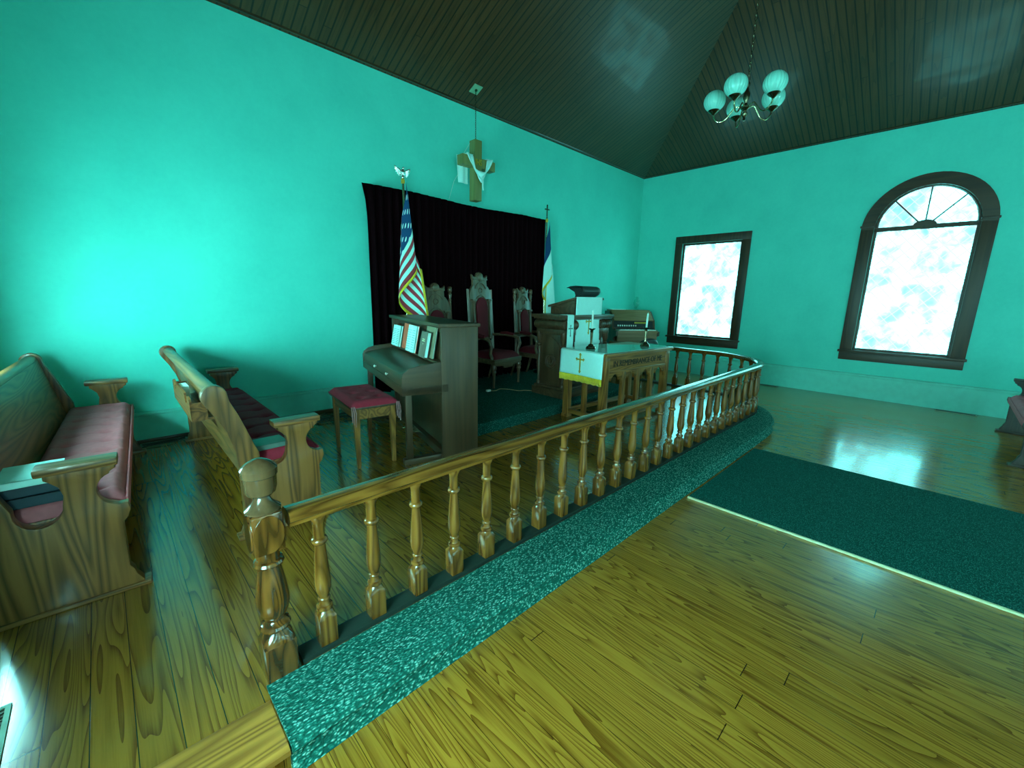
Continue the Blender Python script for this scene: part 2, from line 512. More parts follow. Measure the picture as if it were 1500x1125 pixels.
        COL.objects.link(o)
        if parent is not None:
            o.parent = parent
        if solid:
            md = o.modifiers.new('solid', 'SOLIDIFY')
            md.thickness = solid
            md.offset = 0
        return o

def tag(o, label=None, cat=None, group=None, kind=None):
    if label: o['label'] = label
    if cat: o['category'] = cat
    if group: o['group'] = group
    if kind: o['kind'] = kind
    return o

def thing(name, label, cat, loc=(0, 0, 0), rz=0.0, group=None, kind=None):
    o = bpy.data.objects.new(name, None)
    o.empty_display_size = 0.1
    COL.objects.link(o)
    o.location = loc
    o.rotation_euler = (0, 0, rz)
    return tag(o, label, cat, group, kind)

def mesh_at(mb, name, mat, loc, rz=0.0, **kw):
    o = mb.build(name, mat, None, **kw)
    o.location = loc
    o.rotation_euler = (0, 0, rz)
    return o

def text_mesh(txt, size, depth, name, mat, parent, matrix, squash=1.0):
    cu = bpy.data.curves.new(name, 'FONT')
    cu.body = txt
    cu.size = size
    cu.extrude = depth
    cu.align_x = 'CENTER'
    cu.align_y = 'CENTER'
    tmp = bpy.data.objects.new('tmp_text', cu)
    COL.objects.link(tmp)
    dg = bpy.context.evaluated_depsgraph_get()
    me = bpy.data.meshes.new_from_object(tmp.evaluated_get(dg))
    bpy.data.objects.remove(tmp)
    me.transform(matrix @ Matrix.Diagonal((squash, 1, 1, 1)))
    me.materials.clear()
    me.materials.append(M[mat])
    o = bpy.data.objects.new(name, me)
    COL.objects.link(o)
    if parent is not None:
        o.parent = parent
    return o

def arc(cx, cy, r, a0, a1, n, ry=None):
    ry = r if ry is None else ry
    return [(cx + r * cos(math.radians(a0 + (a1 - a0) * i / n)), cy + ry * sin(math.radians(a0 + (a1 - a0) * i / n))) for i in range(n + 1)]

# ================================================================== SETTING
# ---- floors
tag(MB().box(XL, 0, YR, 0.0, -0.10, 0.0).build('floor', 'nave_floor', smooth=False), kind='structure')

EDGE_Y = -3.755
edge = [(-3.6, EDGE_Y), (-3.2, -3.735), (-2.9, -3.65), (-2.58, -3.49), (-2.34, -3.26), (-2.14, -2.95), (-2.03, -2.6), (-2.0, -2.2), (-2.0, 0.0)]
def smooth_path(pts, n=6):
    out = []
    m = len(pts)
    for i in range(m - 1):
        p0, p1, p2, p3 = pts[max(i - 1, 0)], pts[i], pts[i + 1], pts[min(i + 2, m - 1)]
        for k in range(n):
            t = k / n
            q = []
            for d in range(len(p1)):
                q.append(0.5 * (2 * p1[d] + (p2[d] - p0[d]) * t + (2 * p0[d] - 5 * p1[d] + 4 * p2[d] - p3[d]) * t * t + (3 * p1[d] - p0[d] - 3 * p2[d] + p3[d]) * t ** 3))
            out.append(tuple(q))
    out.append(tuple(pts[-1]))
    return out
edge_s = smooth_path(edge)
poly = [(XL, 0.0), (XL, EDGE_Y + 0.012)] + [(x, y + 0.012) for x, y in edge_s[:-1]] + [(-2.0, 0.0)]
tag(MB().prism(poly, 0.001, P, 'XY').build('chancel_platform', 'chancel_floor', smooth=False), kind='structure')
# wooden nosing board where the step is bare
tag(MB().prism([(-3.56, P + 0.001), (-3.56, P + 0.004), (EDGE_Y - 0.005, P + 0.004), (EDGE_Y - 0.022, P - 0.004), (EDGE_Y - 0.022, P - 0.022), (EDGE_Y + 0.01, P - 0.024), (EDGE_Y + 0.01, P + 0.001)], XL, -8.41, 'YZ').build('trim_1', 'nosing', smooth=False), kind='structure')

# ---- carpet over the step in front of the rail
def offset_path(pts, d):
    out = []
    for i, q in enumerate(pts):
        a = pts[max(i - 1, 0)]; b = pts[min(i + 1, len(pts) - 1)]
        t = Vector((b[0] - a[0], b[1] - a[1])).normalized()
        out.append((q[0] + t.y * d, q[1] - t.x * d))
    return out
step_line = [(-8.405 + 0.25 * i, EDGE_Y) for i in range(19)] + edge_s[1:-7]
RC = (-2.98, -2.50); RR = 0.945; RY = -3.445
inner = []
for (x, y) in step_line:
    if x < RC[0]:
        inner.append((x, -3.50))
    else:
        a = atan2(y - RC[1], x - RC[0])
        r_ = min(RR + 0.05, sqrt((x - RC[0]) ** 2 + (y - RC[1]) ** 2) - 0.004)
        inner.append((RC[0] + r_ * cos(a), RC[1] + r_ * sin(a)))
mb = MB()
o1 = offset_path(step_line, 0.016)
rows = []
for i in range(len(step_line)):
    ix, iy = inner[i]; ox, oy = step_line[i]; nx, ny = o1[i]
    dx, dy = (nx - ox) / 0.016, (ny - oy) / 0.016
    row = [(ix, iy, P + 0.002), (ix, iy, P + 0.012)]
    for t in (0.25, 0.5, 0.75):
        row.append((ix + (ox - ix) * t, iy + (oy - iy) * t, P + 0.014))
    row += [(ox - dx * 0.005, oy - dy * 0.005, P + 0.012), (ox + dx * 0.018, oy + dy * 0.018, P + 0.004), (ox + dx * 0.026, oy + dy * 0.026, P - 0.014),
            (ox + dx * 0.016, oy + dy * 0.016, P - 0.030), (ox + dx * 0.008, oy + dy * 0.008, P - 0.038), (ox + dx * 0.013, oy + dy * 0.013, 0.03), (ox + dx * 0.024, oy + dy * 0.024, 0.003), (ox + dx * 0.002, oy + dy * 0.002, 0.002)]
    rows.append(row)
m = len(rows[0])
vs = [q for r_ in rows for q in r_]
fs = [(i * m + k, (i + 1) * m + k, (i + 1) * m + k + 1, i * m + k + 1) for i in range(len(rows) - 1) for k in range(m - 1)]
fs += [tuple(range(m)), tuple(reversed(range((len(rows) - 1) * m, len(rows) * m)))]
tag(mb.add(vs, fs).build('step_carpet', 'carpet'), 'bright teal woven carpet covering the chancel step along the communion rail', 'carpet')

# ---- pulpit platform, carpeted, rounded right end
def rounded(d):
    """outline of the pulpit platform grown by d: slanted left side behind the piano, round right corner"""
    x1, y0, r = -3.25 + d, -1.87 - d, 0.2 + d * 0.5
    return [(-5.79 - d, -0.005), (-6.21 - d, y0)] + arc(x1 - r, y0 + r, r, -90, 0, 8) + [(x1, -0.005)]
mb = MB()
prof = [(0.0, P + 0.001), (0.0, P2 - 0.07), (-0.025, P2 - 0.06), (-0.035, P2 - 0.03), (-0.025, P2 - 0.005), (0.0, P2)]
outer = rounded(0.0)
rings_ = []
for (d, z_) in prof:
    pts_ = rounded(-d)
    rings_.append([(x_, y_, z_) for x_, y_ in pts_])
n = len(outer)
vs = [q for r_ in rings_ for q in r_]
fs = []
for k in range(len(prof) - 1):
    for i in range(n):
        j = (i + 1) % n
        fs.append((k * n + i, k * n + j, (k + 1) * n + j, (k + 1) * n + i))
fs.append(tuple((len(prof) - 1) * n + i for i in range(n)))
fs.append(tuple(reversed(range(n))))
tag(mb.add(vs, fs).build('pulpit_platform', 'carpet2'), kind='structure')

# ---- aisle runner
t = thing('aisle_runner', 'long dark teal carpet runner down the aisle from the chancel step', 'carpet', (0, 0, 0))
run = MB()
run.prism([(-5.575, -3.80), (-5.575, YR + 0.4), (-3.985, YR + 0.4), (-3.985, -3.80)], 0.001, 0.011, 'XY', 0.003).build('pile', 'runner', t, smooth=False)
ob = MB().box(-5.592, -5.574, YR + 0.4, -3.80, 0.001, 0.014, 0.003).build('edge_strip', 'strip', t, smooth=False)
tag(ob, 'pale metal edge strip')

# ---- walls with openings
def wall(name, origin, sdir, ndir, length, height, openings, depth=0.13):
    """flat wall sheet in (s, z) with openings (s0, s1, z0, zs, arched); ndir points out of the room"""
    O, S, N = Vector(origin), Vector(sdir), Vector(ndir)
    mb = MB()
    def pt(s_, z_, d=0.0):
        return O + S * s_ + Vector((0, 0, z_)) + N * d
    def quad(a, b, c, d):
        mb.add([a, b, c, d], [(0, 1, 2, 3)])
    cuts = [0.0]
    for (s0, s1, z0, zs, ar) in openings:
        cuts += [s0, s1]
    cuts.append(length)
    for i in range(0, len(cuts), 2):
        quad(pt(cuts[i], 0), pt(cuts[i + 1], 0), pt(cuts[i + 1], height), pt(cuts[i], height))
    for (s0, s1, z0, zs, ar) in openings:
        quad(pt(s0, 0), pt(s1, 0), pt(s1, z0), pt(s0, z0))
        top = [(s0, zs), (s1, zs)]
        if ar:
            r_ = (s1 - s0) / 2
            top = [((s0 + s1) / 2 - r_ * cos(pi * k / 24), zs + r_ * sin(pi * k / 24)) for k in range(25)]
        for a, b in zip(top[:-1], top[1:]):
            quad(pt(a[0], a[1]), pt(b[0], b[1]), pt(b[0], height), pt(a[0], height))
        loop = [(s0, z0)] + top + [(s1, z0)]
        for a, b in zip(loop, loop[1:] + loop[:1]):
            quad(pt(*a), pt(*b), pt(b[0], b[1], depth), pt(a[0], a[1], depth))
    # outer skin
    quad(pt(0, 0, depth + 0.02), pt(length, 0, depth + 0.02), pt(length, height, depth + 0.02), pt(0, height, depth + 0.02))
    return tag(mb.build(name, 'plaster', smooth=False), kind='structure')

WH = 4.25
small = (0.99, 2.12, 0.755, 2.60, False)
def arch_at(c): return (c - 0.555, c + 0.555, 0.755, 2.60, True)
ARCHES = [4.522, 8.0, 11.4]
ops = [small] + [arch_at(c) for c in ARCHES]
wall('wall_right', (0, 0, 0), (0, -1, 0), (1, 0, 0), -YR, WH, ops)
wall('wall_left', (XL, 0, 0), (0, -1, 0), (-1, 0, 0), -YR, WH, ops)
wall('wall_back', (XL, 0, 0), (1, 0, 0), (0, 1, 0), -XL, WH, [])
wall('wall_rear', (XL, YR, 0), (1, 0, 0), (0, -1, 0), -XL, WH, [arch_at(1.9), (-XL / 2 - 0.95, -XL / 2 + 0.95, 0.0, 2.40, False), arch_at(-XL - 1.9)])

# ---- windows
def make_window(idx, side, sc, arched):
    pane = 'pane_rear_fill' if side == 0 else 'pane_right' if side > 0 else ('pane_corner' if not arched else 'pane_sun' if sc < 6 else 'pane_left')
    """local frame: X along the wall (towards -Y of the room), Y out of the wall, Z up"""
    o = thing('window_%d' % idx, None, None, (0 if side > 0 else XL, -sc, 0), 0, kind='structure')
    o.rotation_euler = (0, 0, -pi / 2 if side > 0 else pi / 2)
    if side == 0:
        o.location = (sc, YR, 0)
        o.rotation_euler = (0, 0, pi)
    sg = 1 if side > 0 else 1
    h = 0.555 if arched else 0.565
    z0, zs = 0.755, 2.60
    cw = 0.155 if arched else 0.14
    # casing, proud of the wall (Y negative = into the room)
    c = MB()
    for q in (-1, 1):
        c.box(min(q * h, q * (h + cw)), max(q * h, q * (h + cw)), -0.035, 0.0, z0 - 0.0, zs + (0.03 if arched else 0.0), 0.006)
    if not arched:
        c.box(-h - cw, h + cw, -0.037, 0.0, zs, zs + cw, 0.006)
    c.build('casing', 'casingZ', o)
    if arched:
        a = MB()
        inn = arc(0, zs, h, 0, 180, 28)
        out = arc(0, zs, h + cw, 0, 180, 28)
        vs, fs = [], []
        for k in range(29):
            for (q, y) in ((inn[k], -0.038), (inn[k], 0.03), (out[k], 0.0), (out[k], -0.035), ((inn[k][0] * .8 + out[k][0] * .2, inn[k][1] * .8 + out[k][1] * .2), -0.036)):
                vs.append((q[0], y, q[1]))
        for k in range(28):
            for j in range(5):
                j2 = (j + 1) % 5
                fs.append((k * 5 + j, (k + 1) * 5 + j, (k + 1) * 5 + j2, k * 5 + j2))
        fs += [tuple(range(5)), tuple(range(140, 145))]
        a.add(vs, fs).build('arch_casing', 'casingX', o, angle=0.35)
        b = MB()
        for q in (-1, 1):
            b.box(min(q * (h - .01), q * (h + cw + 0.012)), max(q * (h - .01), q * (h + cw + 0.012)), -0.055, 0, zs + 0.03, zs + 0.06, 0.006)
        b.build('impost_block', 'casingX', o)
    s = MB()
    s.box(-h - cw - 0.02, h + cw + 0.02, -0.075, 0.06, z0 - 0.035, z0 + 0.0, 0.008)
    s.build('sill', 'casingX', o)
    MB().box(-h - cw, h + cw, -0.035, 0.0, z0 - 0.16, z0 - 0.035, 0.006).build('apron', 'casingX', o)
    # sash
    f_ = MB()
    w = 0.035
    for q in (-1, 1):
        f_.box(min(q * h, q * (h - w)), max(q * h, q * (h - w)), 0.02, 0.06, z0, zs)
    f_.box(-h, h, 0.02, 0.06, z0, z0 + w)
    f_.box(-h, h, 0.02, 0.06, zs - w, zs + (0.025 if arched else 0))
    if arched:
        f_.tube([(x, 0.03, z) for x, z in arc(0, zs + 0.02, h - 0.02, 0, 180, 24)], 0.022, 6)
    f_.build('sash', 'casingZ', o)
    if arched:
        b = MB()
        for a_ in (45, 90, 135):
            ca, sa = cos(math.radians(a_)), sin(math.radians(a_))
            b.tube([(0.10 * ca, 0.035, zs + 0.02 + 0.06 * sa), ((h - 0.03) * ca, 0.035, zs + 0.02 + (h - 0.03) * sa)], 0.009, 6)
        b.prism(arc(0, zs + 0.015, 0.125, 0, 180, 14, ry=0.075), 0.015, 0.055, 'XZ')
        b.build('fanlight_bars', 'casingX', o)
        fan = MB().prism(arc(0, zs + 0.02, h - 0.015, 0, 180, 24), 0.05, 0.058, 'XZ').build('fanlight_pane', pane, o, smooth=False)
    if pane == 'pane_sun':
        MB().box(-h + 0.04, h - 0.04, 0.036, 0.040, z0 + 0.85, zs - 0.03).build('added_light_block', 'darkbrass', o, smooth=False)  # unseen sheet added to cut the upper light of this window
        MB().prism(arc(0, zs + 0.03, h - 0.05, 0, 180, 20), 0.0, 0.004, 'XZ').build('added_fanlight_block', 'darkbrass', o, smooth=False)  # added cover that blocks the fanlight's glow
    if pane == 'pane_corner':
        MB().box(-h + 0.04, h - 0.04, 0.036, 0.040, z0 + 0.72, zs - 0.03).build('added_light_block', 'darkbrass', o, smooth=False)  # unseen sheet added so light leaves only low on the window
    MB().box(-h + 0.01, h - 0.01, 0.048, 0.056, z0 + 0.01, zs - 0.01).build('pane', pane, o, smooth=False)
    return o

k = 1
for side in (1, -1):
    make_window(k, side, 1.555, False); k += 1
    for c_ in ARCHES:
        make_window(k, side, c_, True); k += 1
for c_ in (XL + 1.9, -1.9):  # unseen rear windows, added to light the back wall head-on
    make_window(k, 0, c_, True); k += 1
# unseen glowing doors added in the rear wall to light the back wall
dr_ = thing('added_light_door', None, None, (XL / 2, YR, 0), 0, kind='structure')
mb = MB()
for q in (-1, 1):
    mb.box(min(q * 0.95, q * 1.1), max(q * 0.95, q * 1.1), 0.0, 0.035, 0, 2.55, 0.006)
mb.box(-1.1, 1.1, 0.0, 0.037, 2.40, 2.55, 0.006)
mb.build('casing', 'casingZ', dr_)
for q in (-1, 1):
    mb = MB()
    x0_, x1_ = min(q * 0.005, q * 0.95), max(q * 0.005, q * 0.95)
    mb.box(x0_, x0_ + 0.10, -0.07, -0.03, 0, 2.40); mb.box(x1_ - 0.10, x1_, -0.07, -0.03, 0, 2.40)
    mb.box(x0_, x1_, -0.07, -0.03, 0, 0.22); mb.box(x0_, x1_, -0.07, -0.03, 2.28, 2.40)
    lf = mb.build('added_door_leaf', 'casingZ', dr_, smooth=False)
    MB().box(x0_ + 0.09, x1_ - 0.09, -0.055, -0.045, 0.21, 2.29).build('pane', 'pane_rear_fill', lf, smooth=False)
    MB().box(q * 0.09 - 0.01, q * 0.09 + 0.01, -0.03, 0.02, 0.95, 1.20, 0.006).build('added_door_handle', 'brass', lf)

# ---- hipped board ceiling
cx = XL / 2
hz = CZ + SL * (-cx)
mb = MB()
A, B, C_, D = (0, 0, CZ), (XL, 0, CZ), (XL, YR, CZ), (0, YR, CZ)
r1, r2 = (cx, cx, hz), (cx, YR - cx, hz)
mb.add([A, B, r1], [(0, 1, 2)])
mb.add([C_, D, r2], [(0, 1, 2)])
mb.add([A, r1, r2, D], [(0, 1, 2, 3)], 1)
mb.add([B, C_, r2, r1], [(0, 1, 2, 3)], 1)
tag(mb.build('ceiling', ['ceiling_x', 'ceiling_y'], smooth=False), kind='structure')

# cornice along each wall: deep board with a rounded bead under the ceiling
cprof = [(0.0, ZC - CZ + 0.0), (0.045, ZC - CZ + 0.0), (0.055, 0.02), (0.06, 0.075), (0.085, 0.095), (0.10, 0.12), (0.095, 0.15), (0.07, 0.17), (0.0, 0.17)]
def cornice(i, path, mat):
    tag(MB().sweep(path, [(u, w) for u, w in cprof]).build('trim_%d' % i, mat, angle=0.6), kind='structure')
cz = CZ - 0.0
cornice(2, [(0.0, 0.0, cz), (XL, 0.0, cz)][::-1], 'cornice_x')
cornice(3, [(0.0, 0.0, cz), (0.0, YR, cz)], 'cornice_y')
cornice(4, [(XL, YR, cz), (XL, 0.0, cz)], 'cornice_y')

# baseboards
bprof = [(0.0, 0.0), (0.022, 0.0), (0.022, 0.25), (0.030, 0.258), (0.030, 0.275), (0.012, 0.285), (0.0, 0.285)]
tag(MB().sweep([(XL, 0, P), (-2.0, 0, P), (-1.999, 0, 0.0), (0, 0, 0.0)], bprof).build('baseboard_back', 'baseboard', angle=0.5), kind='structure')
bprof2 = [(0.0, 0.0), (0.022, 0.0), (0.022, 0.34), (0.030, 0.35), (0.030, 0.375), (0.012, 0.385), (0.0, 0.385)]
tag(MB().sweep([(0, 0, 0), (0, YR, 0)], bprof2).build('baseboard_right', 'baseboard', angle=0.5), kind='structure')
tag(MB().sweep([(XL, YR, 0), (XL, EDGE_Y - 0.03, 0)], bprof).build('baseboard_left', 'baseboard', angle=0.5), kind='structure')
tag(MB().sweep([(XL, EDGE_Y, P), (XL, 0, P)], bprof).build('baseboard_left', 'baseboard', angle=0.5), kind='structure')
# dark shoe mould on the back wall
tag(MB().box(XL + 0.03, -6.8, -0.05, -0.022, P, P + 0.035, 0.008).build('trim_5', 'walnutX'), kind='structure')

# ================================================================== COMMUNION RAIL
rail = thing('communion_rail', 'turned wooden communion rail with dark newel curving around the chancel', 'railing', (0, 0, 0))
path = []
X0 = -8.275
s_len = RC[0] - X0
RETY = -0.75
def rail_pt(s_):
    if s_ <= s_len:
        return (X0 + s_, RY, 0.0)
    s_ -= s_len
    al = RR * pi / 2
    if s_ <= al:
        a = -pi / 2 + s_ / RR
        return (RC[0] + RR * cos(a), RC[1] + RR * sin(a), a + pi / 2)
    s_ -= al
    return (RC[0] + RR, RC[1] + s_, pi / 2)
S_TOT = s_len + RR * pi / 2 + (RETY - RC[1])
N_ = 120
pp = [rail_pt(S_TOT * i / N_) for i in range(N_ + 1)]
hr = [(-0.032, 0.0), (-0.034, 0.014), (-0.046, 0.024), (-0.046, 0.040), (-0.036, 0.054), (-0.015, 0.060), (0.015, 0.060), (0.036, 0.054), (0.046, 0.040), (0.046, 0.024), (0.034, 0.014), (0.032, 0.0)]
straight = [(X0 + s_len * i / 4, RY) for i in range(4)]
curve = [rail_pt(s_len + RR * pi / 2 * i / 24)[:2] for i in range(25)]
end = [(RC[0] + RR, RETY)]
rp = straight + curve + end
MB().sweep([(x, y, 0.683) for x, y in rp], hr).build('handrail', 'railX', rail, angle=0.5)
MB().sweep([(x, y, P) for x, y in rp], [(-0.04, 0), (0.04, 0), (0.04, 0.022), (-0.04, 0.022)]).build('base_plate', 'plate', rail, smooth=False)

def square_block(mb, r, h0, h1, top=None):
    """square block with lamb's-tongue corners ending in a round neck"""
    mb.box(-r, r, -r, r, h0, h1, 0.003)
    return mb
def block_to_round(mb, r, z0, z1, rr, seg=24, n=5):
    vs, fs = [], []
    for j in range(n + 1):
        t_ = j / n
        for i in range(seg):
            a = 2 * pi * i / seg
            sq = r / max(abs(cos(a)), abs(sin(a)))
            ci = r * 1.02 + (rr - r * 1.02) * t_ ** 1.5
            k_ = min(1, t_ * 1.4)
            q = min(sq, (sq * (1 - k_) + ci * k_))
            vs.append((q * cos(a), q * sin(a), z0 + (z1 - z0) * t_))
    for j in range(n):
        for i in range(seg):
            k2 = (i + 1) % seg
            fs.append((j * seg + i, j * seg + k2, (j + 1) * seg + k2, (j + 1) * seg + i))
    fs.append(tuple(n * seg + i for i in range(seg)))
    mb.add(vs, fs)

def baluster_mesh():
    mb = MB()
    square_block(mb, 0.029, 0.0, 0.118)
    block_to_round(mb, 0.029, 0.118, 0.148, 0.020)
    prof = [(0.020, 0.146), (0.0265, 0.150), (0.0285, 0.157), (0.0265, 0.164), (0.020, 0.168), (0.0165, 0.178), (0.016, 0.188), (0.0200, 0.190), (0.0215, 0.195), (0.020, 0.200), (0.017, 0.203),
            (0.020, 0.215), (0.0255, 0.235), (0.0275, 0.258), (0.0270, 0.280), (0.0245, 0.320), (0.0215, 0.370), (0.0185, 0.415), (0.0175, 0.434),
            (0.0235, 0.438), (0.0270, 0.446), (0.0270, 0.452), (0.0235, 0.459), (0.0185, 0.463), (0.0185, 0.500), (0.0195, 0.522), (0.0235, 0.536), (0.0285, 0.548), (0.0290, 0.556)]
    mb.lathe(prof, 20)
    return mb
bal0 = None
s_b = 0.105
count = 0
while s_b < S_TOT - 0.04:
    x_, y_, a_ = rail_pt(s_b)
    if bal0 is None:
        bal0 = baluster_mesh().build('baluster', 'railZ', rail, angle=0.6)
        b_ = bal0
    else:
        b_ = bal0.copy(); COL.objects.link(b_); b_.parent = rail
    b_.location = (x_, y_, P + 0.0205)
    b_.rotation_euler = (0, 0, a_ + rnd.uniform(-0.04, 0.04))
    b_.scale = (1.13, 1.13, 0.99)
    s_b += 0.2105
# newel
nw = MB()
nw.box(-0.052, 0.052, -0.052, 0.052, 0, 0.145, 0.004)
nw2 = MB()
block_to_round(nw2, 0.052, 0.145, 0.195, 0.036, 28)
nw2.lathe([(0.036, 0.193), (0.049, 0.197), (0.051, 0.205), (0.047, 0.214), (0.036, 0.219), (0.030, 0.228), (0.036, 0.240), (0.048, 0.262), (0.054, 0.292), (0.054, 0.318), (0.049, 0.362), (0.042, 0.410), (0.037, 0.440), (0.036, 0.447), (0.046, 0.450), (0.050, 0.458), (0.046, 0.467), (0.037, 0.471), (0.037, 0.500), (0.040, 0.510)], 28)
# upper block with rounded (drum) corners
nw2.box(-0.050, 0.050, -0.050, 0.050, 0.508, 0.655, 0.012)
for (dx, dy, ax) in ((0, -1, 0), (-1, 0, 1), (1, 0, 1), (0, 1, 0)):
    disc = [(0.047 * cos(2 * pi * i / 28), 0.582 + 0.068 * sin(2 * pi * i / 28)) for i in range(28)]
    if ax == 0:
        nw2.prism(disc, dy * 0.049, dy * 0.054, 'XZ')
    else:
        nw2.prism(disc, dx * 0.049, dx * 0.054, 'YZ')
newel = nw.build('newel_post', 'newel', rail, angle=0.6)
newel.location = (-8.345, RY - 0.005, P)
nb = nw2.build('turned_shaft', 'newel', newel, angle=0.6)
fin = MB().lathe([(0.050, 0.653), (0.056, 0.658), (0.056, 0.664), (0.046, 0.672), (0.030, 0.690), (0.024, 0.706), (0.034, 0.711), (0.045, 0.722), (0.050, 0.742), (0.0515, 0.780), (0.0525, 0.782), (0.0555, 0.785), (0.0565, 0.808), (0.053, 0.814), (0.036, 0.829), (0.018, 0.839), (0.002, 0.843)], 32).build('finial', 'capwood', newel, angle=0.5)
0 and MB().lathe([(0.006, 0), (0.016, 0.004), (0.018, 0.02), (0.012, 0.034), (0.012, 0.05)], 14, T=Matrix.Translation((-0.05, 0.02, 0.52)) @ Matrix.Rotation(-pi / 2, 4, 'Y') @ Matrix.Translation((0, 0, 0.0))).build('peg', 'railX', newel)

# ================================================================== PEWS
PEW_RAW = ([(0.02, 0.0), (0.02, 0.03), (0.045, 0.09), (0.045, 0.40), (0.035, 0.52), (0.005, 0.64), (-0.035, 0.73), (-0.072, 0.795)] +
           arc(-0.03, 0.843, 0.060, 215, 20, 10) +
           [(0.035, 0.81), (0.07, 0.73), (0.105, 0.64), (0.14, 0.55), (0.165, 0.495)] +
           arc(0.245, 0.48, 0.082, 180, 360, 12)[1:] +
           [(0.335, 0.52), (0.325, 0.56), (0.295, 0.59), (0.28, 0.60), (0.28, 0.635), (0.53, 0.635), (0.53, 0.605), (0.505, 0.59)] +
           arc(0.525, 0.51, 0.075, 105, 250, 10) +
           [(0.52, 0.43), (0.555, 0.43), (0.56, 0.395), (0.545, 0.36), (0.525, 0.34), (0.52, 0.12), (0.535, 0.095), (0.54, 0.07), (0.565, 0.03), (0.565, 0.0)])
PEW_K = 0.885
PEW_END = [(u * PEW_K if u > 0.15 else (u if u < 0 else u * (1 - (1 - PEW_K) * u / 0.15)), h) for u, h in PEW_RAW]

def make_pew(label, loc, rz, length, cushion_mat, group=None, rack=False, cush=True, wd='pew'):
    t = thing('pew', label, 'pew', loc, rz, group)
    th = 0.055
    for y0 in (0.0, length - th):
        e = MB().prism(PEW_END, y0, y0 + th, 'XZ', 0.008).build('end_panel', wd + 'Z', t, angle=0.6)
        a = MB()
        a.box(0.225, 0.482, y0 - 0.022, y0 + th + 0.022, 0.622, 0.658, 0.010)
        a.build('arm_rest', wd + 'X', e)
        b = MB()
        b.box(0.0, 0.525, y0 - 0.012, y0 + th + 0.012, 0.0, 0.022, 0.006)
        b.build('sole_plate', wd + 'X', e)
        # relief disc and carved nose
        if y0 == 0:
            pass
    y0, y1 = th, length - th
    bk = MB()
    bk.prism([(0.085, 0.36), (0.11, 0.37), (0.01, 0.85), (-0.02, 0.855), (-0.025, 0.83), (0.045, 0.52), (0.06, 0.36)], y0, y1, 'XZ', 0.0)
    back = bk.build('back_rest', wd + 'Y', t, angle=0.4)
    rl = MB()
    rl.prism([(-0.028 + 0.036 * cos(2 * pi * i / 18), 0.855 + 0.034 * sin(2 * pi * i / 18)) for i in range(18)], y0, y1, 'XZ')
    rl.build('top_rail', wd + 'Y', back)
    st = MB()
    st.box(0.07, 0.465, y0, y1, 0.385, 0.41, 0.008)
    st.box(0.40, 0.42, y0, y1, 0.27, 0.39)
    seat = st.build('seat', wd + 'Y', t)
    if cush:
        L0, L1 = y0 + 0.01, y1 - 0.01
        nb_ = max(4, int((L1 - L0) / 0.21))
        def cf(u, v, top=True):
            x = 0.105 + 0.38 * u
            y = L0 + (L1 - L0) * v
            ed = min(1, min(u, 1 - u) * 9) ** 0.5
            ed2 = min(1, min(v, 1 - v) * 40) ** 0.5
            z = 0.412 + 0.062 * ed * ed2
            ph = (v * nb_) % 1.0
            for rr_ in (0.27, 0.73):
                d2 = ((u - rr_) * 0.38) ** 2 + ((ph - 0.5) * (L1 - L0) / nb_) ** 2
                z -= 0.028 * math.exp(-d2 / 0.0010)
                # crease linking the buttons
            dc = ((ph - 0.5) * (L1 - L0) / nb_) ** 2
            z -= 0.014 * math.exp(-dc / 0.0002) * ed
            return (x, y, z)
        c = MB()
        c.grid(lambda u, v: cf(u, v), 26, nb_ * 12)
        c.box(0.105, 0.485, L0, L1, 0.408, 0.414)
        c.box(0.480, 0.491, L0, L1, 0.375, 0.435, 0.005)
        c.build('seat_cushion', cushion_mat, t, angle=1.2)
    if rack:
        r_ = MB()
        ry0, ry1 = 0.55, 1.40
        zt, zb = 0.735, 0.60
        out_ = [(ry0, zb), (ry1, zb), (ry1, zt - 0.02)]
        out_ += [(ry1 - 0.05, zt)]
        out_ += arc(ry1 - 0.16, zt, 0.06, 0, -180, 8)
        out_ += [(ry0 + 0.27, zt)] + arc(ry0 + 0.16, zt, 0.06, 0, -180, 8) + [(ry0 + 0.05, zt), (ry0, zt - 0.02)]
        r_.prism(out_, -0.085, -0.073, 'YZ')
        r_.box(-0.085, 0.03, ry0, ry1, zb - 0.012, zb + 0.002)
        r_.box(-0.085, 0.0, ry0, ry0 + 0.012, zb, zt - 0.03)
        r_.box(-0.085, 0.0, ry1 - 0.012, ry1, zb, zt - 0.03)
        r_.build('hymnal_rack', wd + 'Y', t, smooth=False)
    return t

make_pew('oak pew with faded rose cushion at left edge against the left wall', (-9.17, -2.475, P), -0.053, 2.246, 'pink')
make_pew('oak choir pew with dark red cushion and hymnal rack, standing before the piano bench', (-8.26, -2.388, P), -0.005, 2.20, 'maroon', rack=True)
make_pew('wooden pew in painted shade with pinkish cushion at right edge near the arched window', (-0.93, -6.12, 0.0), pi / 2, 1.66, 'pink', wd='shadepew')

def local_to_world(loc, rz, q):
    c, s = cos(rz), sin(rz)
    return (loc[0] + q[0] * c - q[1] * s, loc[1] + q[0] * s + q[1] * c, loc[2] + q[2])

def closed_book(name, label, cover, loc, rot, w, h, d, group=None):
    """lying book: w wide, h long, d thick; cover with page block"""
    t = thing(name, label, 'book', loc, 0, group)
    t.rotation_euler = rot
    c = MB()
    c.box(0, w, 0, h, 0, 0.004, 0.001)
    c.box(0, w, 0, h, d - 0.004, d, 0.001)
    c.box(0, w, 0, 0.006, 0, d, 0.001)
    c.build('cover', cover, t, smooth=False)
    MB().box(0.005, w - 0.005, 0.006, h - 0.005, 0.004, d - 0.004).build('pages', 'paper', t, smooth=False)
    return t

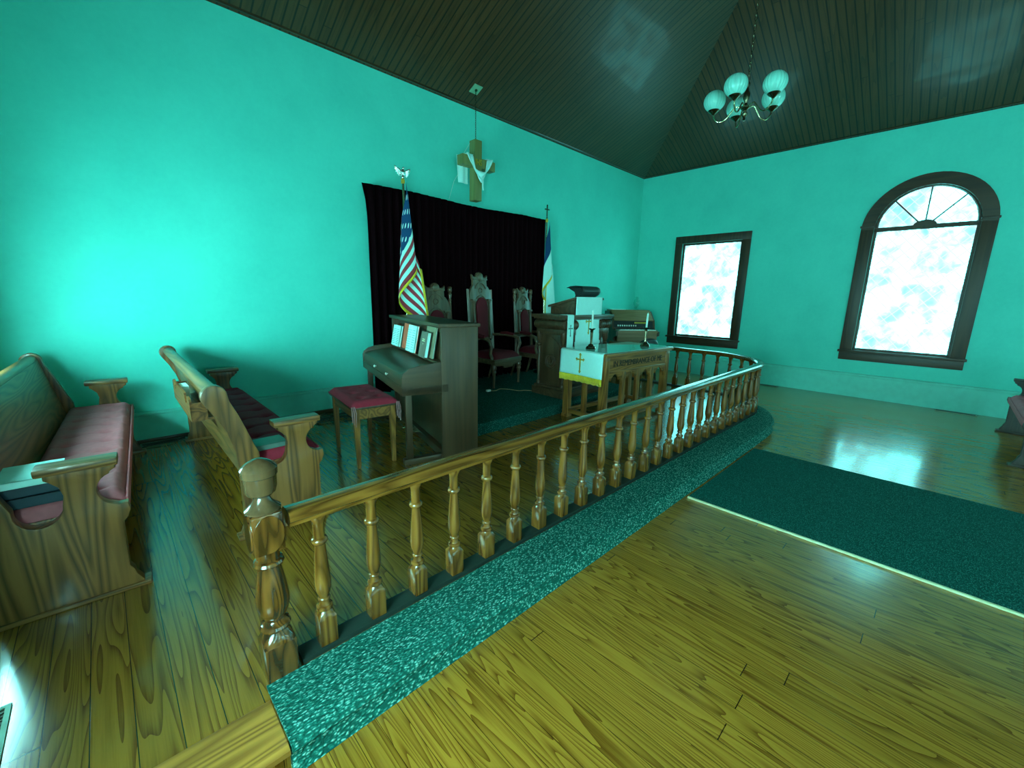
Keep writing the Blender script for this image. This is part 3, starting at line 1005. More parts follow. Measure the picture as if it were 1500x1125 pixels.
# books on the seat end of the left pew
L1_ = (-9.17, -2.475, P)
for i, (cv, lab, u0, v0, z0, dd, r0) in enumerate([
        ('bluebook', 'dark blue hymnal lowest in the stack inside the left pew end', 0.12, 0.075, 0.476, 0.045, 0.0),
        ('bluebook', 'dark blue hymnal second in the stack inside the left pew end', 0.11, 0.08, 0.522, 0.045, 0.05),
        ('paper', 'white covered book topping the stack inside the left pew end', 0.10, 0.07, 0.568, 0.03, 0.02)]):
    q = local_to_world(L1_, -0.05, (u0, v0, z0))
    closed_book('book', lab, cv, q, (0, 0, -0.05 + r0), 0.19, 0.24, dd)
q = local_to_world((-8.26, -2.388, P), 0, (0.11, 0.075, 0.474))
closed_book('book', 'grey green closed book lying on the red pew cushion by the newel', 'greybook', q, (0, 0, 0.05), 0.21, 0.15, 0.03)
# books in the rack behind the choir pew
q = local_to_world((-8.26, -2.388, P), 0, (-0.068, 1.02, 0.604))
bk_ = closed_book('book', 'small white book standing in the rack behind the choir pew', 'paper', q, (0, 0, 0), 0.045, 0.16, 0.125)

# ================================================================== PIANO
PX = (-7.034, -2.08, P)
PR = -0.243
piano = thing('upright_piano', 'brown upright piano with closed keyboard, back to the pulpit platform', 'piano', PX, PR)
PL, DK, DT, HK, HT, HB = 1.53, 0.33, 0.66, 0.80, 1.16, 0.60
b = MB()
b.box(DK, DT, 0.0, 0.025, 0.0, HT - 0.03, 0.003)
b.box(DK, DT, PL - 0.025, PL, 0.0, HT - 0.03, 0.003)
b.box(DT - 0.03, DT - 0.005, 0.025, PL - 0.025, 0.04, HT - 0.04)
b.build('case', 'pianoZ', piano)
MB().box(DK + 0.05, DK + 0.065, 0.025, PL - 0.025, 0.08, HB).build('lower_panel', 'pianoZ', piano, smooth=False)
MB().box(DK + 0.01, DT - 0.04, 0.025, PL - 0.025, 0.0, 0.07, 0.004).build('bottom_board', 'pianoY', piano)
up_ = MB()
up_.prism([(DK + 0.045, HK + 0.0), (DK + 0.06, HK + 0.0), (DK + 0.125, HT - 0.06), (DK + 0.11, HT - 0.06)], 0.03, PL - 0.03, 'XZ')
up_.build('music_desk', 'pianoY', piano, smooth=False)
ld = MB()
ld.box(DK - 0.025, DT + 0.015, -0.015, PL + 0.015, HT - 0.03, HT, 0.006)
ld.build('lid', 'pianoY', piano)
MB().box(DK + 0.066, DK + 0.12, 0.025, PL - 0.025, HT - 0.085, HT - 0.03, 0.003).build('upper_rail', 'pianoY', piano)
# key bed, cheeks with curved top, fall board
cheek = [(0.0, HB), (0.0, HK - 0.06), (0.012, HK - 0.025), (0.06, HK + 0.01), (0.14, HK + 0.03), (DK, HK + 0.05), (DK, HB)]
for y0 in (0.0, PL - 0.035):
    MB().prism(cheek, y0, y0 + 0.035, 'XZ', 0.003).build('cheek', 'pianoX', piano, angle=0.5)
MB().box(0.0, DK + 0.06, 0.0, PL, HB - 0.005, HB + 0.065, 0.004).build('key_bed', 'pianoY', piano)
fb = MB()
fb.prism([(0.008, HB + 0.066), (0.008, HK - 0.065), (0.016, HK - 0.045), (0.05, HK - 0.028), (0.11, HK - 0.018), (DK + 0.06, HK + 0.022), (DK + 0.06, HK + 0.0), (0.1, HB + 0.10), (0.05, HB + 0.066)], 0.036, PL - 0.036, 'XZ')
fall = fb.build('fall_board', 'pianoY', piano, angle=0.5)
for y0 in (0.47, 0.92):
    MB().lathe([(0.006, 0.0), (0.006, 0.010), (0.012, 0.013), (0.013, 0.02), (0.006, 0.026)], 12, T=Matrix.Translation((0.009, y0, HB + 0.10)) @ Matrix.Rotation(-pi / 2, 4, 'Y')).build('knob', 'ivory', fall)
sh = MB()
sh.box(DK - 0.015, DK + 0.055, 0.03, PL - 0.03, HK + 0.022, HK + 0.042, 0.004)
sh.build('book_ledge', 'pianoY', piano)
for y0 in (0.03, PL - 0.07):
    lg = MB()
    lg.box(0.035, 0.085, y0, y0 + 0.045, 0.05, HB, 0.004)
    lg.build('leg', 'pianoZ', piano)
    MB().box(0.01, DK + 0.02, y0 - 0.01, y0 + 0.055, 0.0, 0.05, 0.006).build('toe_block', 'walnutX', piano)
for y0 in (0.68, 0.765, 0.85):
    MB().box(0.22, DK + 0.05, y0 - 0.018, y0 + 0.018, 0.055, 0.068, 0.005).build('pedal', 'brass', piano)

def on_piano(q):
    return local_to_world(PX, PR, q)
LEAN = 0.19
def standing_book(label, cover, y0, w, h, d, tilt=LEAN, dx=0.0, spine=0.0, lines=None):
    """book leaning on the music desk; local X = depth, Y = width, Z = height"""
    t = thing('book', label, 'book', on_piano((DK - 0.012 + dx, y0, HK + 0.043)), PR + spine)
    t.rotation_euler = (0, tilt, PR + spine)
    c = MB()
    c.box(-d, -d + 0.004, 0, w, 0, h, 0.001)
    c.box(-0.004, 0, 0, w, 0, h, 0.001)
    c.box(-d, 0, w - 0.005, w, 0, h, 0.001)
    c.build('cover', cover, t, smooth=False)
    MB().box(-d + 0.004, -0.004, 0.006, w - 0.005, 0.005, h - 0.005).build('pages', 'paper', t, smooth=False)
    if lines:
        mb = MB()
        for (a0, a1, z0, z1) in lines:
            mb.box(-d - 0.0012, -d + 0.0005, a0, a1, z0, z1)
        tag(mb.build('title_lettering', 'strip', t, smooth=False), 'small gold title on the cover')
    return t
def open_book(label, cover, y0, w, h, tilt=LEAN, dx=0.0, heavy=0.02):
    t = thing('book', label, 'book', on_piano((DK - 0.012 + dx, y0, HK + 0.043)), 0)
    t.rotation_euler = (0, tilt, PR)
    c = MB()
    c.box(-0.004, 0, -0.006, 2 * w + 0.006, 0, h + 0.008, 0.001)
    c.build('cover', cover, t, smooth=False)
    pg = MB()
    def surf(u, v):
        a = u * 2 * w
        q = abs(u - 0.5) * 2
        dep = heavy * (1 - (1 - q) ** 4) * (1.15 - 0.55 * q) + 0.006
        return (-0.004 - dep, a, 0.004 + v * h)
    pg.grid(surf, 24, 2)
    pg.box(-0.012, -0.004, 0.0, 2 * w, 0.004, 0.004 + h)
    pgo = pg.build('pages', 'paper', t, angle=1.5)
    ln = MB()
    for side in (0, 1):
        for k_ in range(9):
            z_ = 0.03 + k_ * (h - 0.05) / 9
            u0, u1 = (0.06, 0.43) if side == 0 else (0.57, 0.94)
            pts_ = []
            for i in range(7):
                u = u0 + (u1 - u0) * i / 6
                q = surf(u, (z_ - 0.004) / h)
                pts_.append((q[0] - 0.0006, q[1], q[2]))
            ln.tube(pts_, 0.0022, 4)
    ln.build('printed_lines', 'ink', t)
    return t
open_book('thick open hymnal with rippled pages, farthest book on the piano', 'tanbook', 1.13, 0.135, 0.215, heavy=0.03, dx=-0.01)
standing_book('red covered book standing behind the bright open music book on piano', 'redbook', 0.92, 0.19, 0.255, 0.015, dx=0.010, tilt=0.17)
open_book('bright white open music book in the middle of the piano ledge', 'redbook', 0.61, 0.125, 0.25, heavy=0.025, dx=-0.014)
standing_book('brown closed hymnal with gold title at the near end of piano', 'brownbook', 0.27, 0.165, 0.225, 0.035, dx=-0.012, lines=[(0.05, 0.11, 0.155, 0.161), (0.045, 0.115, 0.14, 0.147), (0.07, 0.09, 0.115, 0.119)])
standing_book('tall tan book leaning behind the brown hymnal on piano', 'tanbook', 0.22, 0.24, 0.27, 0.014, dx=0.024, tilt=0.17)

# ================================================================== PIANO BENCH
BN = (-7.355, -1.885, P)
bench = thing('piano_bench', 'wooden piano bench with red tufted cushion in front of the piano', 'bench', BN, -0.12)
BW, BL, BH = 0.36, 0.66, 0.495
for (x_, y_) in ((0.012, 0.012), (BW - 0.055, 0.012), (0.012, BL - 0.055), (BW - 0.055, BL - 0.055)):
    l = MB()
    for (a, z_) in ((0, 0),):
        vs = []
        for z_, hw, in ((0.0, 0.014), (BH - 0.1, 0.0215), (BH, 0.0215)):
            for sx, sy in ((-1, -1), (1, -1), (1, 1), (-1, 1)):
                vs.append((x_ + 0.0215 + sx * hw, y_ + 0.0215 + sy * hw, z_))
        fs = [(0, 1, 2, 3), (8, 9, 10, 11)] + [(j * 4 + i, j * 4 + (i + 1) % 4, j * 4 + 4 + (i + 1) % 4, j * 4 + 4 + i) for j in range(2) for i in range(4)]
        l.add(vs, fs)
    l.build('leg', 'oakZ', bench, smooth=False)
ap = MB()
ap.box(0.02, 0.036, 0.05, BL - 0.05, BH - 0.085, BH); ap.box(BW - 0.036, BW - 0.02, 0.05, BL - 0.05, BH - 0.085, BH)
ap.box(0.05, BW - 0.05, 0.02, 0.036, BH - 0.085, BH); ap.box(0.05, BW - 0.05, BL - 0.036, BL - 0.02, BH - 0.085, BH)
ap.build('apron', 'oakY', bench, smooth=False)
MB().box(-0.01, BW + 0.01, -0.01, BL + 0.01, BH, BH + 0.018, 0.005).build('seat_board', 'walnutY', bench)
c = MB()
def bc(u, v):
    ed = (min(1, min(u, 1 - u) * 9) * min(1, min(v, 1 - v) * 14)) ** 0.45
    z = BH + 0.02 + 0.045 * ed
    for (a, b_) in ((0.3, 0.2), (0.7, 0.2), (0.3, 0.5), (0.7, 0.5), (0.3, 0.8), (0.7, 0.8)):
        d2 = ((u - a) * 0.38) ** 2 + ((v - b_) * 0.68) ** 2
        z -= 0.02 * math.exp(-d2 / 0.0009)
    return (-0.012 + (BW + 0.024) * u, -0.012 + (BL + 0.024) * v, z)
c.grid(bc, 28, 44)
c.box(-0.012, BW + 0.012, -0.012, BL + 0.012, BH + 0.018, BH + 0.024)
cu = c.build('cushion', 'maroon', bench, angle=1.3)
for (x_, y_) in ((0.0, 0.0), (BW, 0.0)):
    tie = MB()
    for k_ in range(3):
        tie.tube([(x_ + 0.01 * k_ - 0.01, y_ - 0.012, BH + 0.03), (x_ + 0.016 * k_ - 0.014, y_ - 0.026, BH - 0.02), (x_ + 0.012 * k_ - 0.01, y_ - 0.022, BH - 0.09 - 0.02 * k_)], 0.004, 6)
    tie.build('cushion_tie', 'tie', bench)

# ================================================================== CURTAIN
mb = MB()
CX0, CX1 = -6.30, -3.21
NP = 30
def cur(u, v):
    x = CX0 + (CX1 - CX0) * u
    z = P2 + 0.02 + (2.725 - P2 - 0.02) * v
    amp = 0.030 * (1 - 0.35 * v) 
    y = -0.115 + amp * sin(u * NP * 2 * pi + 0.6 * sin(u * 40)) + 0.010 * sin(u * 190)
    z += 0.012 * sin(u * 9) * v + (0.006 * sin(u * NP * 2 * pi) if v > 0.97 else 0)
    if v > 0.9:
        x -= 0.05 * ((v - 0.9) / 0.1) * max(0, 1 - u * 30)
    return (x, y, z)
mb.grid(cur, NP * 12, 14)
cur_t = thing('dossal_curtain', 'wide black plum pleated curtain hanging on the back wall', 'curtain')
mb.build('pleated_cloth', 'curtain', cur_t, solid=0.004, angle=1.5)
MB().tube([(CX0 + 0.03, -0.05, 2.69), (CX1 - 0.02, -0.05, 2.69)], 0.014, 10).build('rod', 'darkbrass', cur_t)

# ================================================================== HANGING CROSS
CRX, CRY = -4.82, -0.27
cross = thing('wall_cross', 'plain wooden cross hung on a chain high above the black curtain', 'cross', (CRX, CRY, 0))
w_ = 0.058
z0c, z1c, za0, za1 = 2.745, 3.49, 3.155, 3.275
MB().box(-w_, w_, -0.06, 0.06, z0c, z1c, 0.004).build('upright', 'cross', cross)
MB().box(-0.262, 0.295, -0.058, 0.058, za0, za1, 0.004).build('crossbeam', 'cross', cross)
ch = MB()
cz_top = CZ + SL * 0.27
zc_ = z1c
k_ = 0
while zc_ < cz_top - 0.03:
    ln_ = 0.034
    pts_ = []
    for i in range(10):
        a = 2 * pi * i / 10
        off = 0.007 * cos(a)
        pts_.append((off if k_ % 2 else 0, 0 if k_ % 2 else off, zc_ + ln_ / 2 + 0.5 * ln_ * sin(a)))
    ch.tube(pts_, 0.0028, 5, closed=True)
    zc_ += ln_ * 0.78
    k_ += 1
ch.build('chain', 'darkbrass', cross)
MB().tube([(-0.19, 0.03, za0), (-0.24, 0.16, 2.98), (-0.27, 0.235, 2.76)], 0.0025, 5).tube([(-0.05, 0.05, z1c - 0.02), (-0.17, 0.07, za1 + 0.012)], 0.0022, 5).build('hanging_cord', 'ivory', cross)
text_mesh('IHS', 0.105, 0.006, 'emblem', 'gold_thread', cross, Matrix.Translation((0, -0.062, 3.215)) @ Matrix.Rotation(pi / 2, 4, 'X'), 0.75)
pl = thing('ceiling_plate', 'small square plate on the ceiling holding the cross chain', 'bracket', (CRX, CRY, cz_top))
pl.rotation_euler = (-math.atan(SL), 0, 0)
MB().box(-0.065, 0.065, -0.065, 0.065, -0.014, 0.0, 0.003).build('plate', 'plateplaster', pl)
MB().lathe([(0.016, -0.03), (0.018, -0.02), (0.012, -0.01)], 12).build('hook_eye', 'darkbrass', pl)
# drape
dr = thing('cross_drape', 'white cloth draped over the arms of the hanging cross', 'cloth', (CRX, CRY, 0))
def swag(u, v):
    # front loop from the left arm under the middle up to the right arm
    e = abs(2 * u - 1)
    x = -0.15 + 0.34 * u
    sag = 0.225 * (1 - e * e) ** 0.85
    zc = za1 + 0.014 - sag
    wd = 0.115
    z = zc - wd * (v - 0.3) * (0.25 + 1.0 * (1 - e))
    x += (v - 0.5) * 0.11 * (1 if u > 0.5 else -1) * (-e)
    y = -0.070 - 0.026 * (1 - e) - 0.010 * sin(v * 9.5)
    return (x, y, z)
s_ = MB(); s_.grid(swag, 30, 14); s_.build('swag', 'white_cloth', dr, solid=0.004, angle=1.5)
def tail_l(u, v):
    return (-0.262 + 0.185 * u * (1 - 0.18 * v) + 0.03 * v, 0.070 + 0.008 * sin(u * 9 + v), za1 + 0.012 - v * 0.33)
s_ = MB(); s_.grid(tail_l, 12, 10); s_.build('hanging_tail', 'white_cloth', dr, solid=0.004, angle=1.5)
for x_ in (-0.205, 0.135):
    s_ = MB(); s_.grid(lambda u, v: (x_ + 0.11 * u, 0.070 - 0.140 * v, za1 + 0.012), 4, 4); s_.build('shoulder_fold', 'white_cloth', dr, solid=0.004)
def tail_r(u, v):
    return (0.035 + 0.022 * u + 0.008 * v, -0.092 - 0.004 * sin(v * 7), 3.05 - v * 0.17)
s_ = MB(); s_.grid(tail_r, 4, 6); s_.build('short_tail', 'white_cloth', dr, solid=0.004)

# ================================================================== FLAGS
def flag(name, label, loc, zpole, ztop, hoist, drop, width, fmat, finial, turns, ph, fringe=True, stand_z=P2, amp0=0.02, flip=1):
    t = thing(name, label, 'flag', loc)
    h = zpole - stand_z
    MB().tube([(0, 0, 0.06), (0, 0, h)], 0.013, 10).build('pole', 'brass', t)
    MB().lathe([(0.14, 0.0), (0.14, 0.02), (0.10, 0.035), (0.03, 0.05), (0.022, 0.10), (0.016, 0.11)], 20).build('stand', 'darkbrass', t)
    zt = ztop - stand_z
    def pos(u, v, du=0.0):
        z = zt - v * hoist * (1 - 0.18 * u) - u * drop
        dz = zt - z
        w = amp0 + width * min(1.0, dz / (hoist + drop * 0.7))
        a = ph + turns * 2 * pi * u
        x = w * sin(a) * flip + 0.25 * w * (u - 0.2)
        y = -0.03 - 0.75 * w * (1 - cos(a + 0.7)) * 0.55
        return (x, y, z)
    mb = MB()
    mb.grid(lambda u, v: pos(u, v), 70, 40, uv=True)
    mb.build('flag_cloth', fmat, t, solid=0.003, angle=1.5)
    if fringe:
        fr = MB()
        def fp(u, v):
            q = pos(1.0, v)
            return (q[0] + (u - 0.2) * 0.034, q[1] - 0.006, q[2] - u * 0.02)
        fr.grid(fp, 3, 40)
        def fp2(u, v):
            q = pos(u, 1.0)
            return (q[0], q[1] - 0.003, q[2] - v * 0.045)
        fr.grid(fp2, 60, 2)
        fr.build('fringe', 'gold', t, solid=0.003, angle=1.5)
    col_ = MB()
    col_.lathe([(0.018, h - 0.05), (0.022, h - 0.04), (0.022, h - 0.01), (0.014, h)], 14)
    col_.build('ferrule', 'gold_thread', t)
    f_ = MB()
    if finial == 'eagle':
        f_.lathe([(0.012, h), (0.018, h + 0.008), (0.022, h + 0.02), (0.010, h + 0.03), (0.014, h + 0.045), (0.02, h + 0.07), (0.019, h + 0.09), (0.012, h + 0.105)], 14)
        f_.lathe([(0.004, 0), (0.011, 0.008), (0.012, 0.018), (0.004, 0.028)], 10, c=(0.004, -0.004, h + 0.10))
        f_.tube([(0.008, -0.012, h + 0.118), (0.014, -0.024, h + 0.112)], [0.005, 0.001], 6)
        for q in (-1, 1):
            def wing(u, v, q=q):
                x = q * (0.012 + 0.090 * u)
                z = h + 0.075 + 0.055 * u ** 0.7 - v * (0.042 + 0.03 * sin(u * pi)) * (1 - 0.35 * u)
                y = 0.012 * u * u - 0.006 * (1 - v)
                return (x, y, z)
            f_.grid(wing, 10, 5)
            for k2 in range(4):
                f_.tube([wing(0.35 + 0.18 * k2, 0.2), wing(0.40 + 0.18 * k2, 1.25)], [0.006, 0.0025], 5)
        f_.tube([(0, 0.01, h + 0.06), (0, 0.02, h + 0.02)], [0.012, 0.016], 6)
        f_.build('eagle_finial', 'silver', t, solid=0.004, angle=1.2)
    else:
        f_.lathe([(0.010, h), (0.014, h + 0.01), (0.008, h + 0.03), (0.006, h + 0.05)], 10)
        f_.box(-0.009, 0.009, -0.006, 0.006, h + 0.04, h + 0.21, 0.002)
        f_.box(-0.052, 0.052, -0.006, 0.006, h + 0.13, h + 0.148, 0.002)
        f_.build('cross_finial', 'darkbrass', t)
    return t
flag('american_flag', 'american flag with gold fringe and eagle finial behind the piano', (-5.95, -0.33, P), 2.80, 2.76, 0.95, 0.95, 0.15, 'flag', 'eagle', 0.95, 2.2, stand_z=P)
flag('christian_flag', 'white flag with blue canton and cross finial, right of the curtain', (-3.42, -0.325, P2), 2.70, 2.66, 0.80, 0.95, 0.115, 'flag2', 'cross', 1.28, 2.2, True)

# ================================================================== PULPIT CHAIRS
def throne(label, loc, rz, W, back_h, posts, crest_h, group='carved pulpit chairs'):
    t = thing('pulpit_chair', label, 'chair', loc, rz, group)
    hw = W / 2
    SH = 0.40
    sd = 0.50
    lean = 0.07
    def back_y(z): return 0.24 + lean * max(0, z - SH) 
    # seat
    r_ = MB()
    r_.prism([(-hw * 0.88, 0.24), (-hw * 1.05, -0.25), (hw * 1.05, -0.25), (hw * 0.88, 0.24)], SH - 0.07, SH - 0.002, 'XY', 0.006)
    seat_rail = r_.build('seat_rail', 'throneX', t)
    ap_ = MB()
    ap_.prism([(-hw, SH - 0.07), (hw, SH - 0.07), (hw * 0.8, SH - 0.095), (0.12, SH - 0.10), (0.09, SH - 0.135), (-0.09, SH - 0.135), (-0.12, SH - 0.10), (-hw * 0.8, SH - 0.095)], -0.25, -0.225, 'XZ', 0.004)
    ap_.build('front_apron', 'throneX', seat_rail)
    c_ = MB()
    def sc(u, v):
        wv = hw * (1.02 - 0.17 * v)
        ed = (min(1, min(u, 1 - u) * 6) * min(1, min(v, 1 - v) * 6)) ** 0.5
        return (-wv + 2 * wv * u, -0.245 + 0.47 * v, SH + 0.085 * ed)
    c_.grid(sc, 20, 18)
    c_.grid(lambda u, v: (sc(u, 0)[0], -0.245, SH - 0.002 + v * 0.002), 4, 1)
    c_.build('seat_cushion', 'throne_velvet', t, angle=1.3)
    # front legs, turned
    for q in (-1, 1):
        l = MB()
        l.lathe([(0.014, 0), (0.018, 0.01), (0.014, 0.03), (0.017, 0.05), (0.022, 0.15), (0.024, 0.20), (0.032, 0.215), (0.034, 0.23), (0.026, 0.245), (0.036, 0.265), (0.037, 0.29), (0.03, 0.31), (0.033, 0.335)], 14, c=(q * hw * 0.96, -0.215, 0))
        l.build('front_leg', 'throneZ', t)
        l = MB()
        l.tube([(q * hw * 0.84, 0.33, 0.0), (q * hw * 0.84, 0.26, 0.22), (q * hw * 0.84, 0.235, SH - 0.03)], [0.017, 0.022, 0.024], 4)
        l.build('rear_leg', 'throneZ', t)
        # back post
        p_ = MB()
        x_ = q * hw * 0.84
        zt = back_h
        p_.tube([(x_, back_y(SH - 0.06), SH - 0.06), (x_, back_y(SH), SH), (x_ , back_y(zt), zt)], [0.024, 0.026, 0.022], 4)
        post = p_.build('back_post', 'throneZ', t, angle=0.3)
        if posts:
            fp_ = MB()
            fp_.lathe([(0.022, 0), (0.026, 0.01), (0.018, 0.025), (0.024, 0.06), (0.026, 0.085), (0.018, 0.105), (0.027, 0.12), (0.030, 0.15), (0.026, 0.165), (0.032, 0.175), (0.016, 0.19)], 12, c=(x_, back_y(zt), zt - 0.005))
            fp_.build('post_finial', 'throneZ', post)
        # colonnette beside the cushion
        cl = MB()
        xc = q * hw * 0.56
        zb, ze = SH + 0.24, back_h - 0.16
        cl.lathe([(0.022, zb), (0.022, zb + 0.04), (0.014, zb + 0.05), (0.017, zb + 0.2), (0.014, ze - 0.05), (0.022, ze - 0.03), (0.026, ze)], 12, c=(xc, 0, 0))
        co = cl.build('colonnette', 'throneZ', t)
        for vv in co.data.vertices:
            vv.co.y += back_y(vv.co.z) - 0.03
        # arm
        a_ = MB()
        xa = q * (hw * 0.84)
        a_.tube([(xa, back_y(SH + 0.28), SH + 0.28), (xa + q * 0.05, 0.08, SH + 0.29), (xa + q * 0.075, -0.10, SH + 0.275), (xa + q * 0.08, -0.17, SH + 0.25), (xa + q * 0.075, -0.20, SH + 0.18), (xa + q * 0.06, -0.17, SH + 0.08), (xa + q * 0.045, -0.19, SH + 0.0)], [0.022, 0.022, 0.024, 0.028, 0.026, 0.022, 0.024], 10)
        arm = a_.build('arm', 'throneX', t)
        pd = MB()
        pd.tube([(xa + q * 0.04, 0.13, SH + 0.305), (xa + q * 0.062, 0.03, SH + 0.308), (xa + q * 0.075, -0.09, SH + 0.295)], [0.024, 0.030, 0.026], 10)
        pd.build('arm_pad', 'throne_velvet', arm)
    # back frame: board with arched opening filled by the cushion, crest above
    zb = SH + 0.22
    ztop = back_h
    ph_ = hw * 0.80
    cr = [(-ph_, zb), (ph_, zb), (ph_, ztop - 0.13), (ph_ * 0.98, ztop - 0.10)]
    cr += [(ph_ * 0.95, ztop - 0.06), (ph_ * 0.86, ztop - 0.01), (ph_ * 0.72, ztop + 0.035), (ph_ * 0.62, ztop + 0.05), (ph_ * 0.60, ztop + crest_h * 0.62), (ph_ * 0.66, ztop + crest_h * 0.72), (ph_ * 0.68, ztop + crest_h * 1.02), (ph_ * 0.52, ztop + crest_h * 0.86), (ph_ * 0.32, ztop + crest_h * 0.84)]
    cr += [(0.32 * ph_ * cos(math.radians(a)), ztop + crest_h * 0.84 + 0.30 * ph_ * sin(math.radians(a))) for a in (30, 60, 90, 120, 150)]
    cr += [(-x, z) for x, z in reversed(cr[2:13])]
    bp = MB().prism(cr, -0.018, 0.018, 'XZ', 0.006)
    bo = bp.build('back_panel', 'throneZ', t, angle=0.6)
    for vv in bo.data.vertices:
        vv.co.y += back_y(vv.co.z)
    cpts = [(-ph_ * 0.46, zb + 0.035), (ph_ * 0.46, zb + 0.035)] + [(x, z) for x, z in arc(0, back_h - 0.26, ph_ * 0.50, 0, 180, 14, ry=ph_ * 0.62)]
    cb = MB().prism(cpts, -0.046, -0.017, 'XZ', 0.012)
    cb_o = cb.build('back_cushion', 'throne_velvet', t, angle=0.8)
    for vv in cb_o.data.vertices:
        vv.co.y += back_y(vv.co.z)
    rs = MB()
    rs.tube([(0.0 + 0.035 * cos(2 * pi * i / 16), back_y(back_h - 0.0) - 0.022, back_h - 0.015 + 0.035 * sin(2 * pi * i / 16)) for i in range(16)], 0.009, 6, closed=True)
    rs.lathe([(0.004, -0.01), (0.014, -0.006), (0.016, 0.0)], 10, T=Matrix.Translation((0, back_y(back_h) - 0.02, back_h - 0.015)) @ Matrix.Rotation(pi / 2, 4, 'X'))
    am = [(x, back_y(z) - 0.024, z) for x, z in arc(0, back_h - 0.26, ph_ * 0.58, 0, 180, 16, ry=ph_ * 0.72)]
    rs.tube(am, 0.008, 6)
    am = [(x, back_y(z) - 0.024, z) for x, z in arc(0, back_h - 0.03, ph_ * 0.50, 20, 160, 14)]
    rs.tube(am, 0.007, 6)
    rs.box(-ph_ * 0.62, ph_ * 0.62, back_y(ztop + crest_h * .6) - 0.034, back_y(ztop + crest_h * .6), ztop + crest_h * 0.66, ztop + crest_h * 0.74, 0.004)
    for q in (-1, 1):
        rs.box(q * hw * 0.56 - 0.045, q * hw * 0.56 + 0.045, back_y(back_h - .15) - 0.06, back_y(back_h - .15) - 0.01, back_h - 0.165, back_h - 0.135, 0.006)
    rs.lathe([(0.0, 0.0), (0.25 * ph_, 0.004), (0.22 * ph_, 0.02), (0.1 * ph_, 0.03)], 14, T=Matrix.Translation((0, back_y(ztop + crest_h) - 0.018, ztop + crest_h * 0.86)) @ Matrix.Rotation(pi / 2, 4, 'X'))
    rs.build('carving', 'throneX', bo)
    return t
throne('tallest carved pulpit chair with red back and arms, middle of the three', (-4.64, -0.50, P2), 0.16, 0.60, 1.34, False, 0.20)
throne('carved pulpit chair with turned post finials, right of the tallest chair', (-3.76, -0.50, P2), 0.16, 0.52, 1.18, True, 0.19)
throne('carved pulpit chair with post finials, partly hidden behind the piano', (-5.47, -0.50, P2), -0.05, 0.55, 1.18, True, 0.19)

